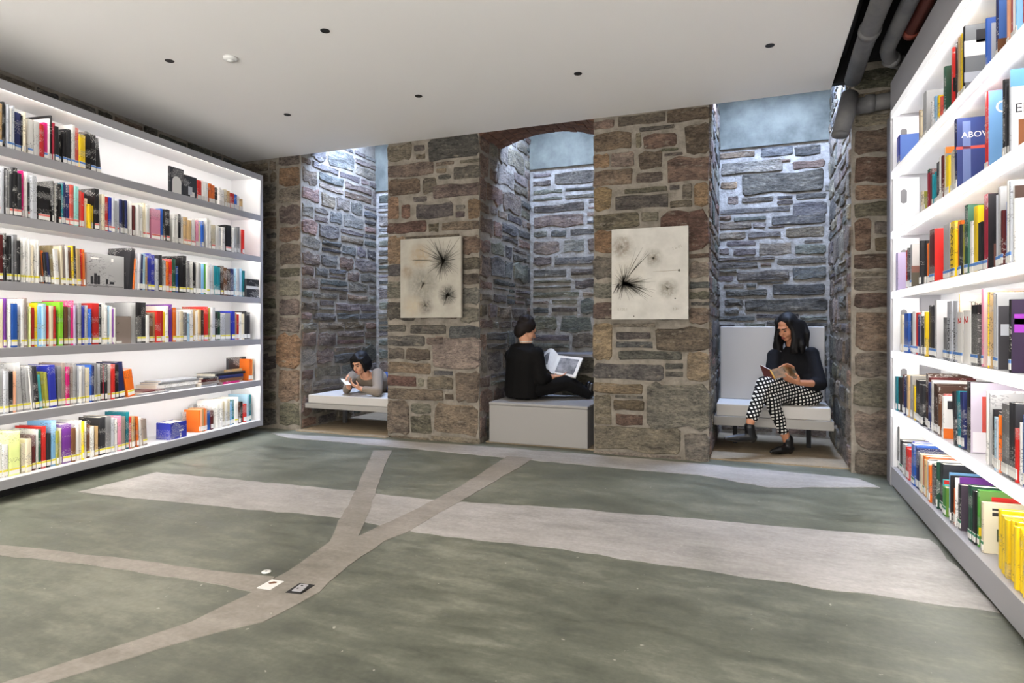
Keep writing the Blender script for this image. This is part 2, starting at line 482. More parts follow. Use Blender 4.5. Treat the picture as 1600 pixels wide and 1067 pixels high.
traced(pil2, YW, 920, 155, 0.1969, [
 (50,165,205,238,'br'),(228,110,612,202,'ol'),(618,65,955,182,'rb'),(400,212,680,246,'gy'),(762,188,955,440,'rb'),(55,262,350,410,'rb'),(428,272,702,385,'rd'),(372,265,420,385,'br'),(50,428,165,550,'or'),
 (175,420,360,545,'gt'),(392,405,590,558,'rb'),(575,390,710,412,'ol'),(600,425,745,450,'gy'),(55,560,350,690,'rb'),(372,578,592,665,'ol'),(622,452,955,660,'rb'),(45,695,182,890,'or'),(280,698,625,745,'ol'),
 (205,758,640,872,'dg'),(640,678,722,722,'gy'),(640,800,822,862,'gt'),(738,668,825,792,'gt'),(830,662,955,852,'or'),(50,905,405,1032,'br'),(412,888,555,975,'gt'),(560,888,955,1200,'rb'),(180,1045,545,1250,'rb')])
traced(pil2, YW, 920, 345, 0.1969, [
 (48,75,210,252,'or'),(60,272,300,465,'gy'),(50,485,280,612,'gy'),(52,640,320,785,'br'),(320,275,780,465,'gt'),(300,490,780,620,'br'),(340,645,780,785,'gy'),
 (795,256,955,296,'br'),(795,318,955,452,'gt'),(795,478,955,542,'sl'),(795,558,955,627,'gy'),(808,643,955,672,'dg'),(795,685,955,822,'tn'),
 (190,812,530,846,'gy'),(212,878,497,942,'dg'),(212,953,512,1012,'sl'),(528,848,948,1032,'ol'),(45,808,188,1105,'yl')])
traced(pil2, YW, 920, 520, 0.1969, [
 (230,138,742,216,'gy'),(50,236,595,378,'sl'),(605,238,752,288,'dg'),(605,306,752,354,'dg'),(772,148,948,392,'yl'),(48,398,432,482,'yl'),(208,494,432,522,'gy'),(465,395,948,772,'gt'),
 (48,488,182,732,'tn'),(192,532,442,618,'br'),(207,640,432,737,'rb'),(48,742,738,942,'br'),(754,796,948,1030,'gt'),(35,952,735,1005,'gt')])
for (y0, y1, c) in ((177,198,'tn'),(199,241,'br'),(243,286,'rb'),(288,312,'or'),(314,340,'br'),(395,421,'br'),(423,432,'tn'),(433,455,'br'),(457,482,'br'),(485,548,'yl'),(551,591,'gy'),(594,637,'tn'),(642,701,'tn'),(704,744,'br')):
    traced(pierB, YW, 0, 0, 1.0, [(1334, y0, 1400, y1, c)])
traced(pierB, YW, 0, 0, 1.0, [(1334,342,1362,393,'or'),(1366,344,1400,366,'gy'),(1366,369,1400,393,'br'),(1334,108,1400,140,'ol'),(1334,143,1400,175,'br')])
for (y0, y1, c) in ((241,258,'br'),(260,290,'or'),(293,317,'gt'),(320,350,'br'),(353,378,'rb'),(381,416,'gt'),(418,433,'ol'),(436,464,'gt'),(466,493,'gt'),(495,519,'gt'),(522,574,'or'),(576,627,'pk'),(630,665,'gt')):
    traced(pierA, YW, 0, 0, 1.0, [(436 if y0 != 522 else 432, y0, 469, y1, c)])
coursed(pierA, Vector((0, YW, 0)), EX, EZ, -EY, XA0 + 0.3, on_y(434, 400, YW).x - 0.01, 0.02, ZC - 0.02, (0.10, 0.24), (0.2, 0.5), ['gy', 'dg', 'br', 'ol', 'gt'], seed=5)

# sides of the niches (reveals)
PALR = ['gy', 'br', 'dg', 'gy', 'sl', 'gt', 'rb']
coursed(pierA, Vector((XA1, YW, 0)), EY, EZ, EX, 0.0, YB - YW, 0.02, ZT - 0.3, (0.09, 0.25), (0.16, 0.55), PALR, ['rb', 'rd', 'br', 'gt'], seed=21, gap=0.026)
coursed(pil1, Vector((X1b, YW, 0)), EY, EZ, EX, 0.0, YB - YW, 0.02, ZT - 0.2, (0.09, 0.26), (0.14, 0.50), PALR, ['rb', 'rd', 'br'], seed=22, gap=0.028)
coursed(pil2, Vector((X2b, YW, 0)), EY, EZ, EX, 0.0, YB - YW, 0.02, ZT - 0.2, (0.09, 0.24), (0.14, 0.45), PALR, ['rb', 'tn', 'br'], seed=23, gap=0.022)
coursed(pierB, Vector((X3a, YW, 0)), EY, EZ, -EX, 0.0, YB - YW, 0.02, ZT - 0.2, (0.09, 0.26), (0.14, 0.48), ['gy', 'gt', 'tn', 'sl', 'br'], ['tn', 'br', 'gt', 'pk'], seed=24, gap=0.03)

# backs of the niches
def niche_back(name, x0, x1):
    o = MB().box(x0, x1, YB, YB + 0.2, 0, ZT).build(name, M['mortar_pale']); return struct(o)
nb1 = niche_back('wall_left_niche', XA1 - 0.01, X1a + 0.01)
nb2 = niche_back('wall_middle_niche', X1b - 0.01, X2a + 0.01)
nb3 = niche_back('wall_right_niche', X2b - 0.01, X3a + 0.01)
PALB = ['dg', 'gy', 'dg', 'sl', 'br', 'gy', 'ol']
OB = Vector((0, YB, 0))
coursed(nb1, OB, EX, EZ, -EY, XA1 + 0.02, X1a - 0.02, 0.02, 2.85, (0.08, 0.2), (0.18, 0.5), PALB, seed=31, gap=0.03)
coursed(nb2, OB, EX, EZ, -EY, X1b + 0.02, X2a - 0.02, 0.02, 2.93, (0.07, 0.21), (0.18, 0.62), PALB, seed=32, gap=0.038)
coursed(nb3, OB, EX, EZ, -EY, X2b + 0.02, X3a - 0.02, 0.02, 1.06, (0.08, 0.2), (0.2, 0.6), PALB, seed=33, gap=0.022)
traced(nb3, YB, 1100, 210, 0.1594, [
 (550,115,878,215,'sl'),(884,105,1150,210,'dg'),(150,170,500,235,'rb'),(165,250,770,388,'gy'),(715,245,850,272,'rb'),(865,252,1190,340,'rb'),(375,368,1170,575,'dg'),(160,460,330,540,'or'),(228,600,342,690,'tn'),
 (370,610,682,665,'dg'),(715,598,872,632,'dg'),(715,645,875,687,'dg'),(900,575,1200,632,'dg'),(865,658,1215,800,'sl'),(155,715,850,775,'dg'),(150,795,270,842,'rb'),(290,803,612,850,'dg'),(150,852,470,930,'br'),(475,860,612,920,'gy'),
 (655,785,1200,885,'dg'),(630,895,790,916,'dg'),(430,950,760,1015,'gy'),(800,903,1190,1010,'br'),(150,955,415,1030,'tn'),(1180,500,1225,560,'gy')])
traced(nb3, YB, 1100, 360, 0.1594, [
 (220,100,512,156,'dg'),(150,168,250,242,'gy'),(285,175,512,247,'gy'),(530,112,860,242,'br'),(880,133,1200,236,'sl'),(980,92,1165,120,'dg'),(140,260,692,297,'dg'),(130,308,532,376,'gy'),(555,318,662,352,'rb'),(715,263,1200,332,'dg'),
 (130,385,322,416,'dg'),(318,388,842,496,'dg'),(865,353,1200,482,'dg'),(140,438,292,502,'gy'),(190,525,392,562,'br'),(415,520,512,562,'dg'),(210,575,622,646,'dg'),(668,520,1185,637,'dg'),(520,500,780,518,'dg'),(200,668,392,747,'dg'),
 (403,663,1212,802,'dg'),(200,768,342,822,'gy'),(130,838,502,887,'dg'),(510,818,930,862,'dg'),(940,838,1212,892,'gy'),(150,920,302,947,'dg'),(398,908,602,947,'gy'),(612,888,930,935,'gy'),(940,905,1210,950,'dg')])
for nb, x0, x1, z in ((nb1, XA1, X1a, 2.88), (nb2, X1b, X2a, 2.97), (nb3, X2b, X3a, 2.985)):
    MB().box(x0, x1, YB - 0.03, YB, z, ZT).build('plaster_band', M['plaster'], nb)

# skylights over the niches
for i, (x0, x1) in enumerate(((XA1, X1a), (X1b, X2a), (X2b, X3a))):
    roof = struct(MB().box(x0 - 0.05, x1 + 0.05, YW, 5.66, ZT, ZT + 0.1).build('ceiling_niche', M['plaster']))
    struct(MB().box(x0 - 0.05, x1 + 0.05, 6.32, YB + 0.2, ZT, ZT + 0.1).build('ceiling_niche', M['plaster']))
    wn = struct(empty('window_%d' % (i + 1), ((x0 + x1) / 2, 5.99, ZT)))
    wn['label'] = 'skylight glowing with blue daylight at the top of a stone niche'
    w2 = (x1 - x0) / 2
    MB().box(-w2 + 0.06, w2 - 0.06, -0.27, 0.27, 0.03, 0.05).build('pane', M['sky_pane'], wn)
    f = MB()
    f.box(-w2, w2, -0.33, -0.27, -0.03, 0.08).box(-w2, w2, 0.27, 0.33, -0.03, 0.08).box(-w2, -w2 + 0.06, -0.27, 0.27, -0.03, 0.08).box(w2 - 0.06, w2, -0.27, 0.27, -0.03, 0.08)
    f.build('window_frame', M['shelf_grey'], wn)
    # stone lintel over the mouth, above the ceiling panel
    if i != 1:
        struct(MB().box(x0, x1, YW + 0.03, YW + 0.25, 3.12, ZT).build('trim_lintel', M['mortar']))

# brick arch of the middle niche
arch = struct(empty('wall_arch', ((X1b + X2a) / 2, YW, 2.97)))
half, rise, dpt = (X2a - X1b) / 2, 0.115, 0.53
Rr = (half * half + rise * rise) / (2 * rise); ang = math.asin(half / Rr)
core = MB(); NA = 16
prof = [(Rr * math.sin(-ang + 2 * ang * k / NA), Rr * math.cos(-ang + 2 * ang * k / NA) - Rr + rise + 0.012) for k in range(NA + 1)]
outl = [Vector((x, 0.01, z)) for x, z in prof] + [Vector((half, 0.01, ZT - 2.97)), Vector((-half, 0.01, ZT - 2.97))]
core.prism(outl, (0, dpt - 0.02, 0)).build('arch_core', M['mortar'], arch)
nbk = 15; ar = random.Random(3)
for a in range(nbk):
    a0 = -ang + 2 * ang * a / nbk + 0.0022; a1 = -ang + 2 * ang * (a + 1) / nbk - 0.0022
    cuts = [0, 0.12, 0.33, dpt] if a % 2 else [0, 0.23, 0.42, dpt]
    for y0, y1 in zip(cuts, cuts[1:]):
        dz = ar.uniform(-0.006, 0.004)
        def pt(an, r_): return Vector(((Rr + r_) * math.sin(an), 0, (Rr + r_) * math.cos(an) - Rr + rise))
        ps = [pt(a0, dz), pt(a1, dz), pt(a1, 0.07), pt(a0, 0.07)]
        cen = sum(ps, Vector()) / 4; cen.y = (y0 + y1) / 2
        b = MB().prism([p + Vector((0, y0 + 0.005, 0)) - cen for p in ps], (0, y1 - y0 - 0.010, 0))
        o = b.build('brick', M['brick_red'], arch, loc=cen)

# ---------------------------------------------------------------- left wall, rear and right walls, ceiling
wl_o = LE + LD * 0.525
LL = 8.6
Mw = Matrix(((LU.x, LD.x, 0, wl_o.x), (LU.y, LD.y, 0, wl_o.y), (0, 0, 1, 0), (0, 0, 0, 1)))
wl = struct(MB().box(-LL, 0.5, 0, 0.15, 0, 3.3, Mw).build('wall_left', M['mortar']))
coursed(wl, wl_o - LU * 3.6, LU, EZ, -LD, 0, 3.95, 2.60, 2.985, (0.09, 0.2), (0.15, 0.45), ['dg', 'gy', 'dg', 'br'], seed=41)
struct(MB().box(-6.2, 1.6, -3.3, -3.15, 0, 3.6).build('wall_rear', M['white_wall']))
struct(MB().box(1.45, 1.6, -3.2, YW, 0, 3.7).build('wall_right', M['white_wall']))
ce = MB().box(-6.2, 0.55, -3.2, YW - 0.01, ZC, ZC + 0.06)
struct(ce.build('ceiling', M['ceiling']))
struct(MB().box(0.48, 1.6, -3.2, YW + 0.05, 3.55, 3.65).build('ceiling_plenum', M['dark_void']))
struct(MB().box(0.50, 0.74, 5.36, YW - 0.02, ZC + 0.02, 3.55).build('trim_beam', M['dark_void']))  # dark block added to keep the gap above the pier black
struct(MB().box(0.74, 1.44, 5.36, YW - 0.02, 3.16, 3.55).build('trim_beam', M['dark_void']))  # second added dark block, higher, clear of the pier stones
struct(MB().box(0.46, 0.50, -3.2, YW - 0.01, ZC + 0.06, 3.6).build('trim_plenum', M['dark_void']))

# ---------------------------------------------------------------- ceiling fittings
def downlight(p, label, watts, group='small black recessed downlights'):
    t = tag(empty('downlight', p), label, 'ceiling light', group)
    r = MB(); n = 20
    ring = [(0.021, -0.002), (0.028, -0.004), (0.030, 0.0)]
    v = []; f = []
    for rr, z in ring:
        for k in range(n):
            w = 2 * math.pi * k / n; v.append(Vector((rr * math.cos(w), rr * math.sin(w), z)))
    for i in range(len(ring) - 1):
        for k in range(n):
            k2 = (k + 1) % n; f.append((i * n + k, (i + 1) * n + k, (i + 1) * n + k2, i * n + k2))
    link('trim_ring', mesh('trim_ring', v, f, True), M['black_metal'], t)
    MB().tube([(0, 0, -0.001), (0, 0, -0.0025)], [0.022, 0.022], n).build('aperture', M['black_metal'], t)
    if watts:
        ld = bpy.data.lights.new('downlight_lamp', 'SPOT'); ld.energy = watts; ld.color = (1.0, 0.86, 0.70)
        ld.spot_size = math.radians(112); ld.spot_blend = 0.9; ld.shadow_soft_size = 0.05
        lo = bpy.data.objects.new('downlight_lamp', ld); col.objects.link(lo); lo.parent = t; lo.location = (0, 0, -0.02)
    return t
for (px, py), lab in zip(((508, 48), (265, 95), (449, 179), (654, 150), (903, 115), (1203, 71)),
        ('black recessed downlight in the ceiling, right of the smoke detector and nearest the camera', 'black recessed downlight nearest the left bookcase, left of the smoke detector',
         'black recessed downlight in the ceiling nearest the left stone niche', 'black recessed downlight in the ceiling before the left stone pillar',
         'black recessed downlight in the ceiling before the right stone pillar', 'black recessed downlight in the ceiling nearest the exposed pipes')):
    downlight(on_z(px, py, ZC), lab, DOWN_W)
sd = on_z(360, 90, ZC)
t = tag(empty('smoke_detector', sd), 'round white smoke detector on the ceiling', 'smoke detector')
MB().tube([(0, 0, 0), (0, 0, -0.012), (0, 0, -0.02)], [0.048, 0.047, 0.038], 24).build('base', M['white_plastic'], t, True)
MB().tube([(0, 0, -0.02), (0, 0, -0.028)], [0.024, 0.019], 20).build('sensor_cap', M['white_plastic'], t, True)
# ---------------------------------------------------------------- bookcases
LZ = [0.085, 0.505, 0.938, 1.371, 1.803, 2.236, 2.665]     # undersides of the left boards, top board last
LT = 0.060
LZTOP = [z + LT for z in LZ]
LDEP, LLEN = 0.36, 5.6
lc_rot = math.atan2(LU.y, LU.x) + math.pi                   # local x runs from the far end toward the camera
lcase = tag(empty('bookcase', LE, lc_rot), 'long grey and white bookcase with lit shelves before the left wall', 'bookcase')
# local frame: +x toward the camera, depth direction is local -y or +y
_loc = Matrix.Rotation(lc_rot, 3, 'Z').inverted() @ LD
SY = 1.0 if _loc.y > 0 else -1.0
def lb(mb, x0, x1, d0, d1, z0, z1):
    a, b = sorted((SY * d0, SY * d1)); return mb.box(x0, x1, a, b, z0, z1)
for i, z in enumerate(LZ):
    b = lb(MB(), 0.03, LLEN, 0.012, LDEP, z + 0.022, z + LT).build('shelf', M['shelf_white'], lcase)
    lb(MB(), 0.0, LLEN, 0.0, 0.012, z, z + LT).build('shelf_front', M['shelf_grey'], b)
    if i:
        lb(MB(), 0.04, LLEN - 0.02, 0.016, 0.040, z + 0.010, z + 0.0215).build('led_strip', M['led_left'], b)
lb(MB(), 0.0, LLEN, LDEP, LDEP + 0.02, LZ[0], LZ[-1] + LT).build('back_panel', M['shelf_white'], lcase)
e = lb(MB(), 0.0, 0.03, 0.012, LDEP, LZ[0] + 0.02, LZ[-1] + LT).build('end_panel', M['shelf_white'], lcase)
lb(MB(), -0.006, 0.03, -0.001, 0.012, LZ[0], LZ[-1] + LT).build('end_panel_edge', M['shelf_grey'], e)
lb(MB(), -0.008, -0.001, 0.012, LDEP, LZ[0], LZ[-1] + LT).build('end_panel_outer', M['shelf_dark'], e)
lb(MB(), LLEN, LLEN + 0.03, 0.0, LDEP, LZ[0], LZ[-1] + LT).build('end_panel', M['shelf_grey'], lcase)
lb(MB(), 0.15, LLEN - 0.1, 0.16, LDEP, 0.0, LZ[0] + 0.022).build('plinth', M['plinth_dark'], lcase)

RZ = [0.09, 0.497, 0.915, 1.335, 1.76, 2.187, 2.62]        # undersides of the right boards
RT = 0.048
RZTOP = [0.138] + [z + RT for z in RZ[1:]]
RDEP, RY0, RY1 = 0.30, -0.6, 5.12
rcase = tag(empty('bookcase', (XR, RY1, 0)), 'tall white bookcase with brightly lit shelves on the right side', 'bookcase')
RL = RY1 - RY0
def rb(mb, s0, s1, d0, d1, z0, z1):      # s = distance from the far end, d = depth
    return mb.box(d0, d1, -s1, -s0, z0, z1)
for i, z in enumerate(RZ):
    if i == 0:
        rb(MB(), 0.0, RL, 0.0, RDEP, 0.012, 0.138).build('plinth', M['shelf_grey'], rcase, bevel=0.002)
        continue
    b = rb(MB(), 0.02, RL, 0.012, RDEP, z + 0.02, z + RT).build('shelf', M['shelf_white'], rcase)
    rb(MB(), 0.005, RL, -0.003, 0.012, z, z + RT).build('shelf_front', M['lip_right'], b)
    rb(MB(), 0.04, RL - 0.02, 0.016, 0.040, z + 0.008, z + 0.0195).build('led_strip', M['led_right'], b)
rb(MB(), 0.0, RL, RDEP, RDEP + 0.02, 0.02, 2.87).build('back_panel', M['shelf_white'], rcase)
rb(MB(), 0.0, RL, -0.004, 0.30, 2.669, 2.875).build('fascia', M['shelf_grey'], rcase)
rb(MB(), -0.03, 0.0, -0.004, RDEP + 0.02, 0.0, 2.669).build('end_panel', M['shelf_grey'], rcase)
rb(MB(), -0.18, -0.03, 0.004, RDEP + 0.02, 0.0, 2.66).build('filler_panel', M['shelf_dark'], rcase)
for i in range(1, 7):
    z0, z1 = RZTOP[i - 1], RZ[i]
    # white bracket plate with a finger slot at the far end of each bay
    out = [(0.012, z0), (0.17, z0), (0.17, z1), (0.012, z1)]
    br = rb(MB(), 0.001, 0.012, 0.01, 0.17, z0, z1).build('bracket', M['shelf_white'], rcase)
    sl = MB(); zc = z0 + (z1 - z0) * 0.66
    ring = [Vector((0.075 + 0.020 * math.cos(w), -0.0135, zc + (0.03 if math.sin(w) >= 0 else -0.03) + 0.020 * math.sin(w))) for w in [2 * math.pi * k / 16 for k in range(16)]]
    sl.prism(ring, (0, 0.002, 0)).build('slot', M['shelf_dark'], br)

# ---------------------------------------------------------------- books
C = dict(white=(232, 230, 226), cream=(226, 214, 186), black=(26, 25, 27), dark=(46, 46, 50), grey=(120, 120, 122), silver=(190, 193, 200), lgrey=(168, 168, 168),
  red=(204, 44, 38), coral=(222, 92, 80), crimson=(160, 34, 56), maroon=(96, 34, 34), orange=(236, 116, 34), yellow=(244, 206, 30), tan=(196, 164, 118), brown=(112, 74, 48), dbrown=(70, 48, 38),
  navy=(36, 44, 92), blue=(40, 90, 176), royal=(46, 56, 168), sky=(130, 184, 228), lblue=(168, 204, 226), teal=(28, 128, 142), mint=(156, 220, 212), green=(78, 150, 60), lime=(130, 200, 50), dgreen=(34, 76, 58),
  olive=(160, 158, 66), khaki=(150, 136, 100), purple=(116, 56, 146), lilac=(196, 184, 218), magenta=(214, 34, 120), pink=(232, 150, 176), taupe=(142, 128, 120), peach=(240, 176, 140), pale=(218, 228, 150), turq=(86, 196, 200))
CN = dict(lgrey='light grey', dark='charcoal', lblue='pale blue', sky='sky blue', royal='royal blue', dbrown='dark brown', dgreen='dark green', mint='mint green', pale='pale yellow green', turq='turquoise', lime='lime green')
brnd = random.Random(77)
LABM = {}
def label_mat(k, c2):
    m = mat('label_' + k, (236, 234, 228), 0.6); n = NT(m)
    tc = n.n('ShaderNodeTexCoord').outputs['Generated']
    sp = n.n('ShaderNodeSeparateXYZ'); n.l(tc, sp.inputs[0])
    z = sp.outputs[2]
    f = n.math('MULTIPLY', n.math('GREATER_THAN', z, 0.62), n.math('LESS_THAN', z, 0.95))
    n.l(n.mix(f, s2l((236, 234, 228)), s2l(c2)), n.b.inputs['Base Color']); LABM[k] = m
for k, c2 in (('y', (232, 220, 70)), ('r', (226, 120, 112)), ('b', (90, 140, 210)), ('g', (60, 130, 100)), ('w', (214, 212, 208))): label_mat(k, c2)
MESHC = {}
def ordn(n): return '%d%s' % (n, 'th' if 10 < n % 100 < 14 else {1: 'st', 2: 'nd', 3: 'rd'}.get(n % 10, 'th'))
def cover_mesh(t, d, h):
    k = ('c', round(t, 3), round(d, 2), round(h, 3))
    if k not in MESHC:
        t, d, h = k[1:]; c = min(0.003, t * 0.18); m = MB()
        e = t * 0.5
        # rounded spine: five-point profile extruded along the height
        out = [Vector((-e, d, 0)), Vector((-e, 0.003, 0)), Vector((-e * 0.55, 0, 0)), Vector((e * 0.55, 0, 0)), Vector((e, 0.003, 0)), Vector((e, d, 0)),
               Vector((e - c, d, 0)), Vector((e - c, 0.008, 0)), Vector((-e + c, 0.008, 0)), Vector((-e + c, d, 0))]
        m.prism([out[i] for i in (0, 1, 8, 9)], (0, 0, h)); m.prism([out[i] for i in (1, 2, 3, 4, 7, 8)], (0, 0, h)); m.prism([out[i] for i in (4, 5, 6, 7)], (0, 0, h))
        me = mesh('book', m.v, m.f)
        bm = bmesh.new(); bm.from_mesh(me); bmesh.ops.recalc_face_normals(bm, faces=bm.faces); bm.to_mesh(me); bm.free()
        MESHC[k] = me; me.materials.append(M['book_cover'])
    return MESHC[k]
def page_mesh(t, d, h):
    k = ('p', round(t, 3), round(d, 2), round(h, 3))
    if k not in MESHC:
        t, d, h = k[1:]; c = min(0.003, t * 0.18)
        m = MB().box(-t / 2 + c, t / 2 - c, 0.008, d - 0.004, 0.003, h - 0.004)
        MESHC[k] = mesh('page_block', m.v, m.f); MESHC[k].materials.append(M['pages'])
    return MESHC[k]
def tag_mesh(t, lk):
    k = ('l', round(t, 3), lk)
    if k not in MESHC:
        w = k[1] * 0.46
        m = MB().box(-w, w, -0.0012, 0.002, 0.012, 0.052)
        MESHC[k] = mesh('spine_label', m.v, m.f); MESHC[k].materials.append(LABM[lk])
    return MESHC[k]
# every book is planned first; the 300 that show largest become things, the rest one object of kind stuff
PLAN = []
def book(Mx, t, d, h, c, label, group, lk=None, jitter=True, extras=None, force=False):
    rgb = C[c] if isinstance(c, str) else c
    g = brnd.uniform(0.90, 1.08) if jitter else 1.0
    rgb = [min(255, v * g) for v in rgb]
    # area of the spine or cover in the frame
    cs = [Mx @ Vector(p) for p in ((-t / 2, 0, 0), (t / 2, 0, 0), (t / 2, d, 0), (-t / 2, 0, h), (t / 2, 0, h), (t / 2, d, h))]
    px = []
    for q in cs:
        dep = -SA * q.x + CA * q.y; lat = CA * q.x + SA * q.y
        px.append((800 + FPX * lat / dep, HOR - FPX * (q.z - H) / dep))
    def tri(a, b, c_): return abs((b[0] - a[0]) * (c_[1] - a[1]) - (c_[0] - a[0]) * (b[1] - a[1]))
    area = tri(px[0], px[1], px[3])
    vis = any(0 < x < 1600 and 0 < y < 1067 for x, y in px)
    if not vis: return None
    PLAN.append(dict(Mx=Mx, t=t, d=d, h=h, rgb=rgb, label=label, group=group, lk=lk, area=area + (1e6 if (force or extras) else 0), extras=extras))
def make_books():
    PLAN.sort(key=lambda q: -q['area'])
    for q in PLAN[:300]:
        o = link('book', cover_mesh(q['t'], q['d'], q['h'])); o.matrix_world = q['Mx']
        o.color = (*s2l(q['rgb']), 1)
        tag(o, q['label'], 'book', q['group'])
        link('page_block', page_mesh(q['t'], q['d'], q['h']), None, o)
        if q['lk']: link('spine_label', tag_mesh(q['t'], q['lk']), None, o)
        for fn in q['extras'] or []: fn(o, q['t'], q['d'], q['h'])
    # thin books too small to pick apart
    V, F, MI, CO = [], [], [], []
    mats = [M['book_cover_mixed'], M['pages']] + [LABM[k] for k in sorted(LABM)]
    lki = {k: 2 + i for i, k in enumerate(sorted(LABM))}
    for q in PLAN[300:]:
        sets = [(cover_mesh(q['t'], q['d'], q['h']), 0), (page_mesh(q['t'], q['d'], q['h']), 1)]
        if q['lk']: sets.append((tag_mesh(q['t'], q['lk']), lki['w']))
        for me, mi in sets:
            b = len(V)
            V += [q['Mx'] @ v.co for v in me.vertices]
            for pl in me.polygons:
                F.append(tuple(b + i for i in pl.vertices)); MI.append(mi); CO.append(q['rgb'])
    if F:
        me = mesh('thin_books', V, F)
        for m in mats: me.materials.append(m)
        me.polygons.foreach_set('material_index', MI)
        at_ = me.color_attributes.new('book_color', 'FLOAT_COLOR', 'CORNER')
        k = 0
        for pl, c in zip(me.polygons, CO):
            l_ = s2l(c)
            for _ in pl.loop_indices: at_.data[k].color = (*l_, 1); k += 1
        o = link('thin_books', me); o['kind'] = 'stuff'
        tag(o, 'many thin books filling the gaps between larger ones on both bookcases', 'books')
    print('BOOKS', len(PLAN))

# left bookcase: columns of the photograph (zoomed by 1600/420) -> place along the shelf
def Lmat(s, setb, z, lean=0.0, face=False):
    """frame on the left case: local x along the case (to the viewer's right), -y out of the shelf"""
    p = LE - LU * s + LD * setb + Vector((0, 0, z))
    R = Matrix((LU, LD, Vector((0, 0, 1)))).transposed().to_4x4()
    Mx = Matrix.Translation(p) @ R
    if lean: Mx = Mx @ Matrix.Rotation(lean, 4, 'Y')
    return Mx
LNAME = ['top shelf', 'second shelf', 'third shelf', 'fourth shelf', 'fifth shelf', 'bottom shelf']
def left_shelf(bay, segs, lk, setb=0.045):
    """segs: (x0, x1, colours, height share, number, lean)"""
    z = LZTOP[5 - bay]; clear = LZ[6 - bay] - z
    items = []
    for sg in segs:
        x0, x1, cs, hf, n = sg[:5]; lean = sg[5] if len(sg) > 5 else 0.0
        cs = cs.split()
        for k in range(n):
            a = x0 + (x1 - x0) * k / n; b = x0 + (x1 - x0) * (k + 1) / n
            items.append((a * 0.2625, b * 0.2625, cs[k % len(cs)], hf, lean, n > 1))
    N = len(items)
    for i, (a, b, c, hf, lean, var) in enumerate(items):
        sb = setb + brnd.uniform(-0.012, 0.015)
        s0, s1 = on_left(a, sb), on_left(b, sb)
        t = abs(s0 - s1) - 0.0015; sm = (s0 + s1) / 2
        xz = a / .2625
        hf = hf * ((1.18 if xz < 800 else 0.92) if bay == 0 else 1.08 + 0.36 * max(0, xz) / 1450)
        h = clear * min(0.92, hf * (brnd.uniform(0.93, 1.04) if var else brnd.uniform(0.98, 1.02)))
        t = max(0.006, t); d = max(0.15, min(0.27, h * brnd.uniform(0.68, 0.85)))
        size = 'tall' if hf > 0.80 else ('short' if hf < 0.56 else '')
        lab = '%s %s book, %s from the right end, %s of left bookcase' % (('leaning ' + size).strip() if lean else (size or 'upright'), CN.get(c, c), ordn(N - i), LNAME[bay])
        zz = z + 0.001
        if lean:
            zz += abs(math.sin(lean)) * t * 0.5
        book(Lmat(sm, sb, zz, lean), t, d, h, c, lab, 'books on the left bookcase', lk if brnd.random() < 0.93 else None)

left_shelf(0, [(-40,15,'tan',.66,2),(15,45,'black dark',.68,2),(45,88,'silver white',.66,3),(90,128,'navy',.62,1),(130,156,'black cream',.62,2),(166,200,'white',.56,1),(202,238,'white',.56,1),(240,286,'red magenta',.58,2),(288,312,'white black',.72,2),(316,330,'crimson',.62,1),
  (330,374,'black',.56,2),(376,424,'black dark',.58,2),(428,470,'white coral',.68,2),(472,510,'yellow',.58,1),(514,572,'black',.66,2),(574,606,'black',.62,1,-.10),(1176,1200,'red',.56,1),(1204,1240,'white',.56,2),(1245,1280,'orange',.56,2),(1282,1304,'dark',.50,1),(1306,1336,'white',.50,2),(1338,1370,'cream tan',.50,2),
  (1375,1396,'red',.46,1),(1398,1412,'blue',.46,1),(1413,1426,'white',.44,1),(1428,1446,'tan',.38,1)], 'b')
left_shelf(1, [(-60,26,'white silver',.80,4),(35,58,'grey lgrey',.76,2),(60,130,'dark black',.76,3),(131,141,'magenta',.76,1),(142,166,'white',.74,2),(168,186,'dark',.58,1),(187,222,'silver lilac',.72,1),(226,300,'black',.56,1),(302,322,'brown black',.66,2),(324,346,'white black',.66,2),(350,366,'black',.66,1),
  (368,390,'teal navy',.70,2),(391,416,'navy',.66,1),(417,440,'coral',.66,1),(442,470,'mint',.66,1),(472,502,'coral red',.62,2),(504,522,'cream',.50,1),(525,562,'yellow',.40,2),(564,592,'black',.68,1),(594,606,'white',.45,1),(608,644,'cream red',.62,2),(648,666,'royal',.58,1),(668,716,'silver',.58,3),(718,760,'navy dark',.58,3),
  (762,786,'white',.60,2),(790,818,'maroon dark',.52,2),(820,850,'white',.56,2),(852,892,'cream white',.60,2),(902,956,'pink',.54,1),(957,972,'blue',.56,1),(974,1012,'dark black',.60,2),(1030,1062,'white',.52,3),(1064,1092,'black white',.52,2),(1096,1140,'tan',.48,2),(1142,1164,'white',.48,1),(1166,1200,'pink cream',.48,2),
  (1202,1215,'blue',.48,1),(1217,1258,'white',.54,3),(1260,1282,'cream',.46,1),(1284,1342,'white silver',.46,3),(1345,1378,'black',.50,1),(1380,1412,'white lgrey',.48,2),(1414,1442,'grey white',.50,2),(1444,1456,'red',.46,1)], 'r')
